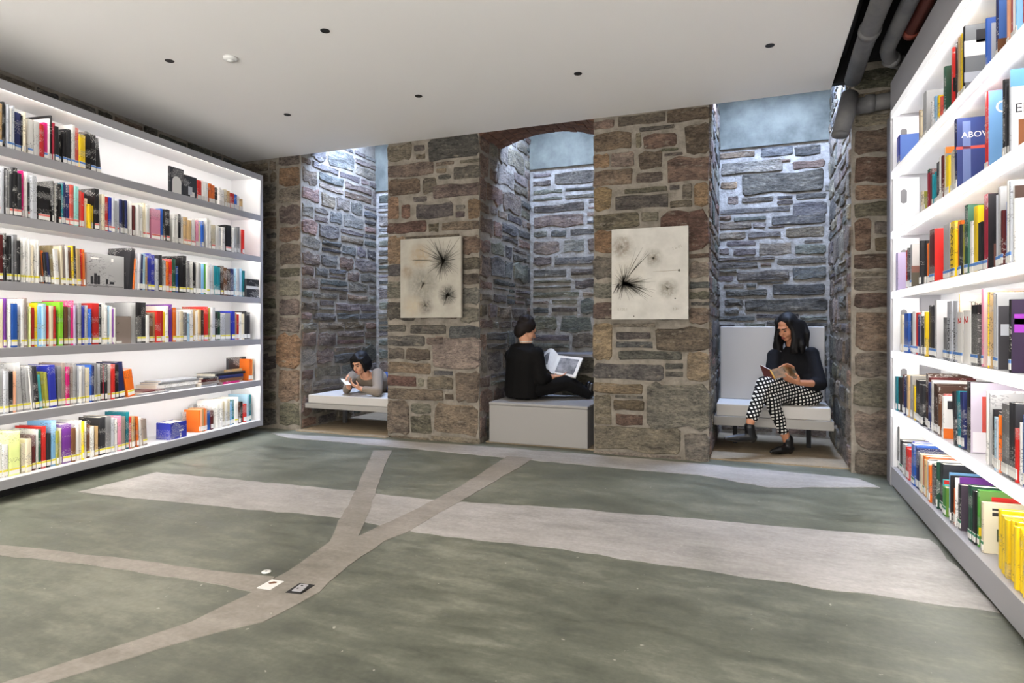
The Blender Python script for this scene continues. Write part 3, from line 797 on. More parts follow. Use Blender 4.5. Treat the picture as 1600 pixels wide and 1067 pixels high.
left_shelf(2, [(-40,22,'red maroon',.80,2),(24,70,'black',.78,3),(71,104,'silver grey',.78,2),(106,122,'black',.68,1),(124,152,'white',.76,2),(154,184,'white',.74,2),(185,202,'cream',.62,1),(204,236,'white',.74,2),(242,270,'brown orange',.58,2,-.07),(272,304,'dark navy',.50,2,-.08),(306,356,'khaki white',.62,2,-.06),
  (366,396,'cream taupe',.66,2,-.04),(398,430,'white brown',.66,2,-.04),(432,460,'yellow dark',.66,2,-.04),(462,484,'tan',.62,1,-.04),(486,510,'red orange',.64,2,-.03),(762,788,'dark',.70,1,.10),(792,810,'orange white',.52,2,.06),(812,836,'white silver',.62,2,.04),(837,850,'navy',.62,1,.03),(851,866,'lblue',.62,1),(867,880,'tan',.58,1),
  (882,922,'royal',.62,2),(924,946,'silver',.56,2),(948,966,'dark',.62,1),(968,988,'lgrey silver',.56,2),(989,1006,'orange',.54,1),(1008,1046,'red dgreen',.58,2),(1048,1066,'blue',.48,1),(1068,1112,'black',.66,2),(1113,1130,'grey',.58,1),(1132,1150,'white',.58,1),(1152,1166,'black',.58,1),(1168,1198,'white lgrey',.56,2),
  (1200,1230,'sky green',.58,2),(1232,1250,'white',.58,1),(1252,1276,'silver lgrey',.54,2),(1278,1312,'teal',.54,2),(1316,1372,'dbrown brown',.54,3),(1375,1392,'navy',.52,1),(1396,1442,'lblue silver',.52,3),(1446,1460,'teal',.50,1)], 'y')
left_shelf(3, [(-60,20,'cream white',.82,3),(22,40,'purple',.80,1),(42,66,'white',.80,2),(68,106,'blue',.70,1),(110,146,'white',.80,2),(147,162,'taupe',.78,1),(164,186,'cream pale',.70,2),(187,206,'red',.64,1),(207,226,'yellow',.70,1),(229,276,'sky lblue',.70,2),(279,297,'red',.66,1),(299,318,'cream',.66,1),(319,334,'red',.64,1),
  (335,350,'navy',.60,1),(351,378,'lime',.72,1),(381,406,'brown',.64,1),(407,422,'taupe',.62,1),(424,440,'magenta',.74,1),(442,464,'lilac',.70,2),(465,486,'lgrey',.70,1),(489,504,'royal',.66,1),(505,524,'silver',.66,1),(525,546,'blue',.60,2),(549,590,'red',.68,1),(591,604,'black',.68,1),(606,640,'white',.70,2),
  (641,670,'lblue white',.62,2),(671,690,'purple white',.62,2),(782,810,'lgrey',.70,1),(818,870,'black dark',.70,2),(872,890,'white',.48,1),(892,930,'brown tan',.52,2),(932,960,'red',.54,1),(961,984,'red yellow',.56,2),(986,1004,'white',.62,1),(1006,1026,'purple',.66,1),(1030,1050,'orange',.60,1),(1052,1092,'white cream',.54,2),
  (1096,1114,'grey',.52,1),(1116,1130,'lblue',.50,1),(1132,1150,'white',.58,1),(1152,1198,'tan white',.56,3),(1200,1214,'dbrown',.56,1),(1216,1240,'red',.62,1),(1242,1262,'olive',.60,1),(1264,1282,'silver',.60,1),(1284,1312,'dark dgreen',.54,2),(1314,1372,'silver lgrey',.50,2),(1380,1400,'royal',.54,1),(1401,1410,'tan',.50,1),
  (1411,1424,'red',.48,1),(1425,1440,'white',.50,1),(1442,1470,'cream dark',.52,2),(1472,1490,'dark',.52,1)], 'y')
left_shelf(4, [(-50,26,'white lgrey',.74,2),(28,54,'silver',.70,1),(56,80,'black',.68,1),(81,98,'peach',.66,1),(102,140,'lgrey',.80,1,-.07),(142,186,'lgrey',.74,2,-.07),(188,212,'white grey',.72,2,-.08),(214,238,'dark',.70,1,-.08),(240,256,'turq',.56,1,-.09),(258,296,'olive',.62,2,-.08),(298,342,'royal',.70,1,-.06),(346,394,'grey taupe',.68,2,-.02),
  (395,416,'magenta',.62,1),(418,456,'taupe lgrey',.66,2),(460,506,'silver white',.62,3),(508,534,'cream',.58,1),(536,562,'blue navy',.60,2),(564,598,'grey silver',.62,2),(600,640,'black crimson',.62,3),(642,662,'white',.60,1),(664,686,'red',.58,1),(688,708,'black',.58,1),(712,748,'navy',.60,1,-.10),(764,806,'orange',.46,1,-.16),
  (1480,1494,'orange',.42,1,.05),(1496,1508,'orange tan',.40,2,.02)], 'y', 0.06)
left_shelf(5, [(-60,14,'white',.60,2),(16,50,'white',.54,1),(54,120,'pale',.74,1),(126,190,'cream',.54,2),(192,214,'maroon',.60,1),(216,246,'white dgreen',.66,2),(248,276,'red',.70,1),(278,304,'dark black',.58,1),(306,336,'sky',.76,1),(338,368,'olive cream',.62,2),(372,426,'purple',.66,1),(430,452,'brown orange',.58,1),(454,490,'white',.66,2),
  (492,516,'yellow white',.64,2),(518,538,'brown',.58,1),(540,562,'white',.54,2),(566,586,'tan',.52,1),(592,630,'dark',.66,1),(631,662,'grey dark',.66,1),(664,682,'silver',.60,1),(684,700,'white',.58,1),(702,748,'pink taupe',.62,2),(750,772,'teal',.66,1),(774,782,'red',.56,1),(786,802,'tan',.56,1),(804,828,'taupe orange',.56,2,-.03),(832,850,'white',.50,1,-.06),(854,880,'taupe',.48,1,-.07),
  (1186,1234,'orange peach tan',.44,5),(1236,1254,'blue',.36,1),(1256,1272,'maroon',.36,1),(1276,1310,'white',.52,2),(1312,1370,'white cream',.52,4),(1372,1396,'sky teal',.48,2),(1398,1420,'white',.52,1),(1422,1446,'dbrown black',.44,2),(1450,1470,'red',.36,1),(1472,1496,'lblue teal',.52,2)], 'y', 0.075)

def left_face(bay, x0, x1, hf, c, lab, t=0.02, setb=0.03, tilt=0.0, deco=None, arch_print=False):
    """a book turned face out on the left case"""
    z = LZTOP[5 - bay]; clear = LZ[6 - bay] - z
    s0, s1 = on_left(x0 * .2625, setb), on_left(x1 * .2625, setb)
    w = abs(s0 - s1); h = clear * hf
    # spine at the left (nearer the camera): local x of the book = out of the shelf
    p = LE - LU * max(s0, s1) + LD * (setb + t / 2) + Vector((0, 0, z + 0.001))
    R = Matrix((-LD, LU, Vector((0, 0, 1)))).transposed().to_4x4()
    Mx = Matrix.Translation(p) @ R
    if tilt: Mx = Mx @ Matrix.Rotation(tilt, 4, 'Y')
    def fn(o, t, d, h):
        for (u0, u1, v0, v1, cc, nm) in deco or []:
            q = MB().box(t / 2 - 0.0004, t / 2 + 0.0008, w * u0, w * u1, h * v0, h * v1).build(nm, M['plain_print'], o); q.color = (*s2l(C.get(cc, cc)), 1)
        if arch_print:
            arc = [Vector((t / 2 - .0004, d * (.5 + .32 * math.cos(a)), h * (.45 + .22 * math.sin(a)))) for a in [math.pi * k / 10 for k in range(11)]] + [Vector((t / 2 - .0004, d * .18, h * .02)), Vector((t / 2 - .0004, d * .82, h * .02))]
            q = MB().prism(arc, (0.0012, 0, 0)).build('cover_print', M['plain_print'], o); q.color = (*s2l(C['white']), 1)
    book(Mx, t, w, h, c, lab, None, None, False, [fn], True)
left_face(0, 1010, 1094, .62, 'dark', 'charcoal book with a white arch on its cover, top shelf of left bookcase', 0.02, arch_print=True)
left_face(0, 1098, 1172, .52, 'dark', 'charcoal book with a pale blot on its cover, top shelf of left bookcase', 0.02, deco=[(.3, .62, .12, .5, 'silver', 'cover_print'), (.45, .8, .05, .28, 'white', 'cover_print')])
# landscape photo book lying open-faced on the third shelf
left_face(2, 516, 738, .70, 'lgrey', 'large grey photo book with dark block shapes turned face out, third shelf', 0.025, 0.08,
  deco=[(.10, .17, .10, .33, 'dark', 'cover_print'), (.19, .26, .10, .42, 'dark', 'cover_print'), (.27, .34, .10, .36, 'dark', 'cover_print'), (.5, .56, .12, .27, 'dark', 'cover_print'), (.60, .72, .12, .20, 'dark', 'cover_print'), (0.02, .98, .04, .07, 'grey', 'cover_print'), (.1, .3, .84, .88, 'white', 'cover_print'), (.64, .7, .80, .9, 'white', 'cover_print')])
left_face(2, 1466, 1556, .50, 'dark', 'black book with a broad white band turned face out, third shelf end', 0.03, 0.02, deco=[(0, 1, .46, .62, 'white', 'cover_print'), (.7, .98, .03, .08, 'silver', 'cover_print')])
left_face(3, 690, 780, .58, 'taupe', 'dark taupe book turned face out on the fourth shelf of left bookcase', 0.03, 0.04, deco=[(.02, .38, .02, .10, 'white', 'cover_label')])
left_face(4, 1338, 1442, .36, 'tan', 'tan card booklet standing face out on a stack, fifth shelf', 0.012, 0.10)
left_face(4, 1360, 1470, .66, 'dark', 'large charcoal book standing behind the stacked books, fifth shelf', 0.03, 0.18)
left_face(5, 1014, 1110, .40, 'royal', 'blue boxed book set with white marks, bottom shelf of left bookcase', 0.15, 0.04, deco=[(.55, .8, .42, .50, 'white', 'cover_print'), (.58, .68, .06, .2, 'white', 'cover_print'), (.58, .68, .26, .3, 'white', 'cover_print')])
left_face(5, 1086, 1180, .52, 'lgrey', 'pale grey book behind the blue box set, bottom shelf', 0.02, 0.22)

def left_stack(bay, x0, x1, setb, books, where, z_off=0.0):
    """books lying flat: (thickness, depth, colour, trim at both ends)"""
    z = LZTOP[5 - bay] + 0.001 + z_off
    s0, s1 = on_left(x0 * .2625, setb), on_left(x1 * .2625, setb)
    n = len(books)
    for i, (t, d, c, tr) in enumerate(books):
        a, b = min(s0, s1) + tr, max(s0, s1) - tr
        L = b - a
        # lying: spine outward; local x = up, local z = along the case
        p = LE - LU * b + LD * (setb + brnd.uniform(-.008, .01)) + Vector((0, 0, z + t / 2))
        R = Matrix((Vector((0, 0, -1)), LD, LU)).transposed().to_4x4()
        nm = ['bottom', 'second', 'third', 'fourth', 'fifth'][i] if i < n - 1 or n == 1 else 'topmost'
        if n == 1: nm = 'single'
        book(Matrix.Translation(p) @ R, t, d, L, c, '%s book lying flat, %s of %s, fifth shelf' % (CN.get(c, c), nm, where), 'books lying flat on the fifth shelf')
        z += t + 0.0005
left_stack(4, 830, 1010, 0.05, [(.010, .2, 'silver', 0), (.008, .2, 'white', .02), (.009, .19, 'maroon', .05)], 'the thin stack beside the orange book')
left_stack(4, 930, 1190, 0.11, [(.030, .22, 'lgrey', .05), (.032, .22, 'white', .0), (.018, .2, 'grey', .02), (.012, .18, 'silver', .05)], 'the wide pale stack')
left_stack(4, 1200, 1300, 0.06, [(.020, .2, 'silver', .01), (.022, .2, 'taupe', .0), (.026, .2, 'maroon', .01), (.016, .18, 'dark', .02)], 'the narrow stack beside the pale one')
left_stack(4, 1306, 1450, 0.05, [(.022, .22, 'magenta', .06), (.030, .22, 'brown', .0), (.030, .2, 'navy', .0), (.026, .22, 'black', -.04)], 'the dark stack by the end')
# ---------------------------------------------------------------- right bookcase books
RR = Matrix((-EY, EX, EZ)).transposed().to_4x4()
def text_mesh(s, size, name='lettering'):
    cu = bpy.data.curves.new(name, 'FONT'); cu.body = s; cu.size = size; cu.extrude = 0.0004; cu.resolution_u = 3
    o = bpy.data.objects.new(name, cu); col.objects.link(o)
    dg = bpy.context.evaluated_depsgraph_get(); dg.update()
    me = bpy.data.meshes.new_from_object(o.evaluated_get(dg)); me.name = name
    bpy.data.objects.remove(o); bpy.data.curves.remove(cu)
    return me
def lettering(parent, s, size, c, Mx, m='plain_print'):
    o = link('lettering', text_mesh(s, size), M[m], parent)
    o.matrix_local = Mx; o.color = (*s2l(C[c] if isinstance(c, str) else c), 1); return o
# text standing on the cover that faces the camera (local +x side): right = +y, up = +z
def on_cover(t, y, z, rot=0.0):
    R = Matrix((Vector((0, 1, 0)), Vector((0, 0, 1)), Vector((1, 0, 0)))).transposed().to_4x4()
    return Matrix.Translation((t / 2 + 0.0012, y, z)) @ R @ Matrix.Rotation(rot, 4, 'Z')
# text running up or down the spine (local -y side)
def on_spine(z, x=0.0, down=True):
    if down: R = Matrix((Vector((0, 0, -1)), Vector((1, 0, 0)), Vector((0, -1, 0)))).transposed().to_4x4()
    else: R = Matrix((Vector((0, 0, 1)), Vector((-1, 0, 0)), Vector((0, -1, 0)))).transposed().to_4x4()
    return Matrix.Translation((x, -0.0008, z)) @ R
RNAME = ['top shelf', 'second shelf', 'third shelf', 'fourth shelf', 'fifth shelf', 'bottom shelf']
RB = {}
def right_shelf(bay, ox, sc, segs, lk='w', setb=0.03, side_books=True):
    z = RZTOP[5 - bay]; clear = RZ[6 - bay] - z
    items = []
    for sg in segs:
        x0, x1, cs, hf, n = sg[:5]; opt = sg[5] if len(sg) > 5 else {}
        cs = cs.split()
        for k in range(n):
            items.append((ox + sc * (x0 + (x1 - x0) * k / n), ox + sc * (x0 + (x1 - x0) * (k + 1) / n), cs[k % len(cs)], hf, opt, n > 1))
    prev = RY1 - 0.016
    for i, (a, b, c, hf, opt, var) in enumerate(items):
        sb = setb + brnd.uniform(-0.012, 0.012) + opt.get('sb', 0)
        y0, y1 = on_x(a, XR + sb), on_x(b, XR + sb)
        t = max(0.005, abs(y0 - y1) - 0.0015); ym = (y0 + y1) / 2
        if ym + t / 2 > prev - 0.001: ym = prev - 0.001 - t / 2
        prev = ym - t / 2
        h = clear * min(0.95, hf * (brnd.uniform(0.95, 1.03) if var else 1.0))
        d = opt.get('d', max(0.14, min(0.235, h * brnd.uniform(0.66, 0.8))))
        lean = opt.get('lean', 0.0)
        size = 'tall' if hf > 0.80 else ('short' if hf < 0.56 else '')
        lab = opt.get('lab') or '%s %s book, %s from the left end, %s of right bookcase' % (('leaning ' + size).strip() if lean else (size or 'upright'), CN.get(c, c), ordn(i + 1), RNAME[bay])
        Mx = Matrix.Translation((XR + sb, ym, z + 0.001 + abs(math.sin(lean)) * t / 2)) @ RR
        if lean: Mx = Mx @ Matrix.Rotation(lean, 4, 'Y')
        def fn(o, t, d, h, opt=opt):
            if 'cov' in opt:
                q = MB().box(t / 2 - 0.0004, t / 2 + 0.0006, 0.004, d - 0.001, 0.001, h - 0.001).build('front_cover', M['plain_print'], o)
                q.color = (*s2l(C.get(opt['cov'], opt['cov'])), 1)
            for (u0, u1, v0, v1, cc) in opt.get('deco', []):
                q = MB().box(t / 2 - 0.0002, t / 2 + 0.0010, d * u0, d * u1, h * v0, h * v1).build('cover_print', M['plain_print'], o)
                q.color = (*s2l(C.get(cc, cc)), 1)
            for (u, v, s, size_, cc) in opt.get('text', []):
                lettering(o, s, size_ * h, cc, on_cover(t, d * u, h * v))
            for (v, s, size_, cc) in opt.get('spine', []):
                lettering(o, s, size_ * t, cc, on_spine(h * v, -t * 0.25, True))
        book(Mx, t, d, h, c, lab, 'books on the right bookcase', None if opt.get('nolabel') else (lk if brnd.random() < 0.92 else None), True, [fn] if any(k in opt for k in ('cov', 'deco', 'text', 'spine')) else None)

right_shelf(0, 1280, .2249, [(525,548,'royal',.60,1,dict(cov=(92, 124, 196), lab='blue patterned book with white spine label, first on the top right shelf')),(692,706,'tan cream',.58,2),(708,716,'cream',.56,1),(718,742,'lgrey',.74,1,dict(cov='lgrey',deco=[(.4,.8,.12,.42,'purple'),(.4,.8,.05,.12,'yellow')],lab='light grey binder with a purple patch on the top right shelf')),
  (772,782,'white',.5,1),(796,806,'sky',.46,1),(812,822,'yellow',.44,1),(828,838,'coral',.4,1),(862,874,'dgreen',.72,1,dict(cov='dgreen',deco=[(.5,.9,.1,.4,'silver')])),(916,944,'red black',.86,2,dict(deco=[(0,1,.30,.52,'black')])),(948,972,'dark tan',.86,2),(976,990,'yellow',.84,1),
  (994,1008,'black',.88,1,dict(cov=(120, 122, 124),deco=[(0,1,.56,.78,'white'),(.2,.9,.74,.92,'dark'),(0,1,.2,.34,'silver')],lab='tall black book with a grey landscape photo cover, top right shelf')),(1152,1162,'blue',.66,1,dict(cov=(76, 110, 190),deco=[(.1,.2,.2,.9,'silver'),(.4,.5,.2,.9,'silver'),(.7,.8,.2,.9,'silver')])),
  (1224,1240,'navy',.82,1,dict(cov=(70, 110, 180),deco=[(0,1,.1,.3,'brown')])),(1300,1316,'peach',.70,1),(1332,1342,'crimson',.86,1),(1344,1358,'white pink',.9,2),(1362,1372,'sky',.8,1),(1384,1398,'red',.92,1,dict(cov='crimson')),(1440,1470,'white navy',.8,2),(1490,1540,'orange blue white',.7,3)])
right_shelf(1, 1380, .2062, [(282,296,'cream',.36,1),(298,308,'white olive',.34,2),(316,330,'dgreen',.66,1),(332,366,'crimson maroon',.60,2),(367,384,'teal',.52,2),(378,398,'black',.64,1),(400,420,'dark',.6,1,dict()),(422,446,'white maroon',.66,2),(452,464,'cream',.74,1,dict(cov=(222, 206, 170),deco=[(0,1,.88,1,'orange'),(0,1,.76,.88,'grey')],lab='cream book with an orange and grey top band, second right shelf')),
  (470,494,'yellow',.56,1),(500,522,'cream',.58,1),(524,534,'cream',.58,1),(540,556,'navy',.93,1,dict(cov=(52, 70, 128),d=0.27,sb=-0.02,lean=-.03,deco=[(0,1,.56,.60,'coral'),(.1,.22,.05,.95,(110, 130, 180))],text=[(.08,.72,'ABOVE',.115,'white')],lab='large navy book lettered ABO on the second right shelf')),
  (766,790,'red',.95,1,dict(cov=(118, 166, 214),d=.26,deco=[(.3,.95,.02,.52,(96, 60, 44)),(.42,.62,.40,.62,(160, 100, 60)),(.1,1,.0,.1,'crimson')],text=[(.10,.72,'C',.22,'white')],spine=[(.62,'O V A',.4,'white')],lab='red spined book with a chair on its blue cover and letter C')),
  (902,914,'black',.86,1),(920,938,'dark black',.78,2),(952,964,'silver',.9,1,dict(cov=(226, 226, 228),d=.26,deco=[(0,1,.80,1,(96, 150, 214)),(.2,.42,.69,.75,'red'),(.1,1,.0,.42,(140, 84, 44)),(.2,.3,.05,.35,'black'),(.42,.5,.05,.35,'black'),(.62,.7,.05,.35,'black'),(.8,.88,.05,.35,'black')],text=[(.05,.50,'EDI',.15,'dark')],lab='magazine lettered EDI with a wooden chair cover, second right shelf')),
  (1100,1130,'black white',.8,2),(1140,1190,'coral lgrey navy',.75,3)], 'w')
right_shelf(2, 1380, .2062, [(84,100,'lilac',.72,1,dict(cov=(190, 178, 212),d=.2,lab='lavender book with ring pattern, first on the third right shelf')),(172,184,'red black',.70,2),(186,198,'dark',.68,1),(202,214,'lgrey',.74,1,dict(cov=(206, 200, 196),deco=[(0,1,.0,.35,(100, 92, 78)),(0,1,.35,.5,(140, 96, 84))])),(272,284,'dark',.72,1),(286,300,'dark',.70,1),(303,326,'orange tan',.64,2),(328,344,'khaki',.78,1),
  (346,384,'maroon',.80,1,dict(cov=(226, 40, 34),d=.2,lab='bright red boxed volume on the third right shelf')),(452,500,'lgrey',.78,1,dict(lab='grey green spiral bound book on the third right shelf')),(503,540,'yellow',.76,1,dict(spine=[(.92,'CATCH ME',.62,'black')],lab='yellow book lettered down its spine, third right shelf')),(542,568,'orange',.74,1),(570,602,'dark olive',.68,2),
  (612,636,'dgreen',.88,1,dict(cov=(60, 104, 84))),(640,664,'white',.66,1),(670,702,'yellow',.82,1),(704,742,'black',.60,1),(744,774,'crimson',.90,1,dict(cov=(30, 28, 32),d=.24,deco=[(.1,.9,.0,.35,(120, 80, 72))],text=[(.30,.62,'T',.10,'pink')],lab='crimson spined black book with pink letter, third right shelf')),(852,884,'silver lgrey',.86,2),(888,904,'maroon',.6,1),
  (906,930,'blue',.68,1),(932,950,'white',.88,1),(952,966,'silver',.86,1),(970,984,'white',.8,1,dict(cov=(226, 224, 226),d=.25,deco=[(0,1,.84,1,'dbrown')],lab='white binder with a dark brown top on the third right shelf')),(1090,1130,'white silver',.85,2),(1150,1220,'navy red cream',.8,3)], 'b')
right_shelf(3, 1380, .2062, [(126,140,'cream',.68,1),(142,154,'white black',.56,2),(156,186,'blue',.70,1),(187,210,'dark',.70,1),(212,236,'white',.72,1),(238,258,'red',.70,1),(260,282,'navy white',.70,2),(284,306,'dark white',.64,2),(310,322,'yellow',.7,1),(324,340,'dark',.80,1),(342,378,'dark',.78,1),(386,400,'lgrey',.86,1,dict(cov=(208, 206, 206),d=.24)),(452,476,'grey',.60,1),
  (480,516,'silver',.82,1,dict(spine=[(.72,'THOROTON',.55,'dark')],lab='silver book lettered down its spine, left of its twin, fourth right shelf')),(519,552,'silver',.82,1,dict(spine=[(.74,'THOROTON',.55,'dark')],lab='silver book lettered down its spine, right of its twin, fourth right shelf')),
  (552,556,'tan',.90,1,dict(cov=(214, 198, 180),d=.25,nolabel=1,text=[(.16,.82,'The Wh',.105,'dark')],lab='beige magazine lettered The Wh behind the white and yellow books')),(558,598,'white',.66,1,dict(spine=[(.9,'2',.8,'red')],lab='white and yellow book with red numeral, left one, fourth right shelf')),(602,654,'white',.68,1,dict(spine=[(.9,'2',.8,'red')],lab='white and yellow book with red numeral, right one, fourth right shelf')),(660,712,'black',.74,1,dict(lab='black slipcase on the fourth right shelf')),
  (742,756,'pink',.92,1,dict(cov=(224, 196, 196),d=.24,lab='pale pink book beside the black slipcase, fourth right shelf')),(790,804,'yellow tan',.86,2),(806,822,'silver',.86,1),(824,846,'lgrey white',.86,2),(848,862,'silver',.84,1,dict(cov=(66, 64, 68),d=.25,deco=[(0,1,.84,1,'lgrey'),(.05,.4,.45,.6,'silver'),(.3,.6,.1,.35,(110, 130, 60))],lab='grey catalogue with a dark photo cover, fourth right shelf')),
  (950,964,'black',.76,1,dict(cov=(44, 24, 56),d=.24,sb=-.01,deco=[(.05,.7,.55,.80,(150, 50, 170)),(.05,.45,.66,.74,(225, 190, 235)),(.4,.62,.26,.42,(150, 180, 90))],lab='black book with a purple flower cover, fourth right shelf')),(1080,1140,'dark white',.8,2)], 'b')
right_shelf(4, 1380, .2062, [(66,82,'teal',.64,1),(86,98,'black',.64,1),(100,124,'maroon',.70,1),(126,134,'white',.7,1),(136,158,'navy',.70,2),(160,172,'tan',.74,1),(176,190,'lgrey',.74,1,dict(cov=(150, 146, 138),deco=[(.1,.9,.3,.55,'yellow')])),(226,240,'khaki yellow',.6,2),(244,268,'dark olive',.70,1),(270,298,'dark',.66,1),(302,334,'dbrown maroon',.84,2),(336,350,'navy',.74,1),(351,364,'white',.78,1),
  (370,392,'dbrown',.74,1),(394,408,'dbrown',.72,1),(414,440,'brown red',.62,2),(442,456,'white',.60,1,dict(cov='white',deco=[(0,1,.0,.24,'orange'),(.1,.5,.7,.9,'dark')],lab='white booklet with an orange foot, fifth right shelf')),(530,552,'dark',.72,1,dict(lean=-.12)),(556,578,'teal grey',.74,1,dict(lean=-.11)),(582,604,'navy',.74,1,dict(lean=-.10)),
  (630,656,'black',.90,1,dict(cov=(196, 186, 200),d=.24,deco=[(.2,1,.3,.80,(190, 74, 62)),(.05,1,.02,.3,(226, 222, 226))],lab='black spined book with a red rounded shape on its cover, fifth shelf')),(778,802,'white lgrey',.84,2),(804,832,'grey dark',.66,2),(838,866,'lblue silver',.60,2),(870,890,'orange dark',.62,2),(893,990,'grey dark',.80,2,dict(lab=None)),(994,1012,'red',.56,1),(1014,1038,'lilac white',.64,2),(1040,1075,'royal blue',.74,2),
  (1090,1160,'white red navy',.7,4)], 'w')
right_shelf(5, 1380, .2062, [(30,42,'black',.80,1),(44,52,'white',.84,1),(56,76,'dark',.60,1),(78,104,'white lgrey',.58,2),(112,124,'sky red',.60,2),(126,140,'red',.56,1),(146,164,'royal',.72,1),(166,188,'blue',.72,1),(190,208,'blue navy',.70,2),(212,226,'dark',.58,1),(230,244,'cream',.64,1),(246,264,'orange tan',.64,1),(266,276,'tan',.6,1),(278,292,'white grey',.64,2),(296,310,'white',.62,1),(312,324,'orange',.58,1),
  (326,344,'black',.62,1),(346,362,'black',.62,1),(370,382,'white dgreen',.74,2),(386,408,'dark',.72,1),(412,424,'turq',.50,1,dict(cov=(96, 196, 200),deco=[(0,1,.88,1,'red'),(.2,.8,.4,.7,'white')],lab='turquoise booklet with a red top band, bottom right shelf')),(440,466,'green',.42,1,dict(cov=(110, 150, 60))),(498,512,'sky black',.66,2),(514,528,'orange',.5,1),(542,556,'white purple',.70,2),(560,580,'dark',.62,1,dict(cov=(70, 60, 72))),
  (640,664,'dgreen',.72,1),(666,690,'black dgreen',.68,1),(694,708,'green',.72,1,dict(cov=(98, 140, 70),d=.24,deco=[(.2,.7,.5,.9,'red'),(.4,.9,.3,.5,'black'),(.0,.9,.2,.35,'yellow')],lab='green book with red and yellow cover picture, bottom right shelf')),
  (740,756,'cream',.62,1,dict(cov=(214, 208, 186),deco=[(.3,.9,.25,.5,(70, 80, 60)),(.2,.7,.75,.82,'dark'),(.2,.7,.86,.9,'dark')],lab='cream book with a dark picture on its cover, bottom right shelf')),(868,1100,'yellow',.66,10,dict(nolabel=1)),(1100,1200,'yellow',.66,4,dict(nolabel=1))], 'g')
make_books()
# ---------------------------------------------------------------- benches
def rbox(x0, x1, y0, y1, z0, z1): return MB().box(x0, x1, y0, y1, z0, z1)
# left niche: low platform with a thin mattress
t = tag(empty('bench', (-4.05, 5.5, 0)), 'low platform bench with a pale mattress in the left niche', 'bench')
def at(t, o): o.parent = t; o.matrix_parent_inverse = Matrix.Translation(-t.location); return o
bx0, bx1, by0, by1 = -4.545, -3.40, 5.50, 6.28
at(t, rbox(bx0, bx1, by0, by1, 0.295, 0.385).build('mattress', M['cushion'], bevel=0.008))
at(t, rbox(bx0 - 0.035, bx1, by0 - 0.01, by1, 0.24, 0.293).build('frame', M['cushion_edge'], bevel=0.004))
for yy in (5.62, 6.16):
    at(t, rbox(bx0 - 0.06, bx0 - 0.03, yy - 0.02, yy + 0.02, 0.20, 0.29).build('bracket', M['steel']))
    at(t, rbox(-3.54, -3.50, yy - 0.02, yy + 0.02, 0.20, 0.245).build('bracket', M['steel']))
at(t, rbox(-4.45, -4.41, by1 - 0.3, by1 - 0.26, 0.012, 0.24).build('leg', M['steel']))
at(t, rbox(-3.62, -3.58, by1 - 0.3, by1 - 0.26, 0.012, 0.24).build('leg', M['steel']))
# middle niche: solid box seat
t = tag(empty('bench', (-1.92, 5.53, 0)), 'solid grey box seat in the middle niche', 'bench')
at(t, rbox(-2.405, -1.425, 5.53, 6.35, 0.012, 0.372).build('box', M['bench_grey'], bevel=0.006))
at(t, rbox(-2.408, -1.422, 5.527, 6.353, 0.374, 0.400).build('seat', M['bench_grey'], bevel=0.006))
# stone ledge with a slate slab behind the reader
t = tag(empty('ledge', (-1.7, 6.6, 0)), 'grey slab ledge behind the reader in the middle niche', 'ledge')
at(t, rbox(-2.40, -1.36, 6.42, 6.86, 0.80, 0.835).build('slab', M['shelf_dark'], bevel=0.004))
lb_ = at(t, rbox(-2.38, -1.38, 6.50, 6.86, 0.014, 0.80).build('base', M['mortar']))
coursed(lb_, Vector((0, 6.50, 0)), EX, EZ, -EY, -2.37, -1.39, 0.03, 0.79, (0.08, 0.2), (0.18, 0.5), PALB, seed=61, gap=0.025)
# right niche: seat with a tall back cushion
t = tag(empty('bench', (0.13, 5.9, 0)), 'pale upholstered bench with a tall backrest in the right niche', 'bench')
at(t, rbox(-0.326, 0.600, 5.90, 6.34, 0.328, 0.437).build('seat_cushion', M['cushion'], bevel=0.008))
at(t, rbox(-0.312, 0.592, 6.325, 6.41, 0.439, 1.130).build('backrest', M['cushion'], bevel=0.006))
at(t, rbox(-0.345, 0.622, 5.885, 6.42, 0.246, 0.327).build('frame', M['cushion_edge'], bevel=0.003))
for sx, xa in ((-1, -0.345), (1, 0.622)):
    xb = xa + sx * 0.028
    for yy in (5.95, 6.35):
        at(t, rbox(min(xa, xb), max(xa, xb), yy - 0.02, yy + 0.02, 0.262, 0.290).build('bracket', M['steel']))
at(t, rbox(-0.20, -0.16, 6.33, 6.37, 0.012, 0.246).build('leg', M['plinth_dark']))
at(t, rbox(0.44, 0.48, 6.33, 6.37, 0.012, 0.246).build('leg', M['plinth_dark']))

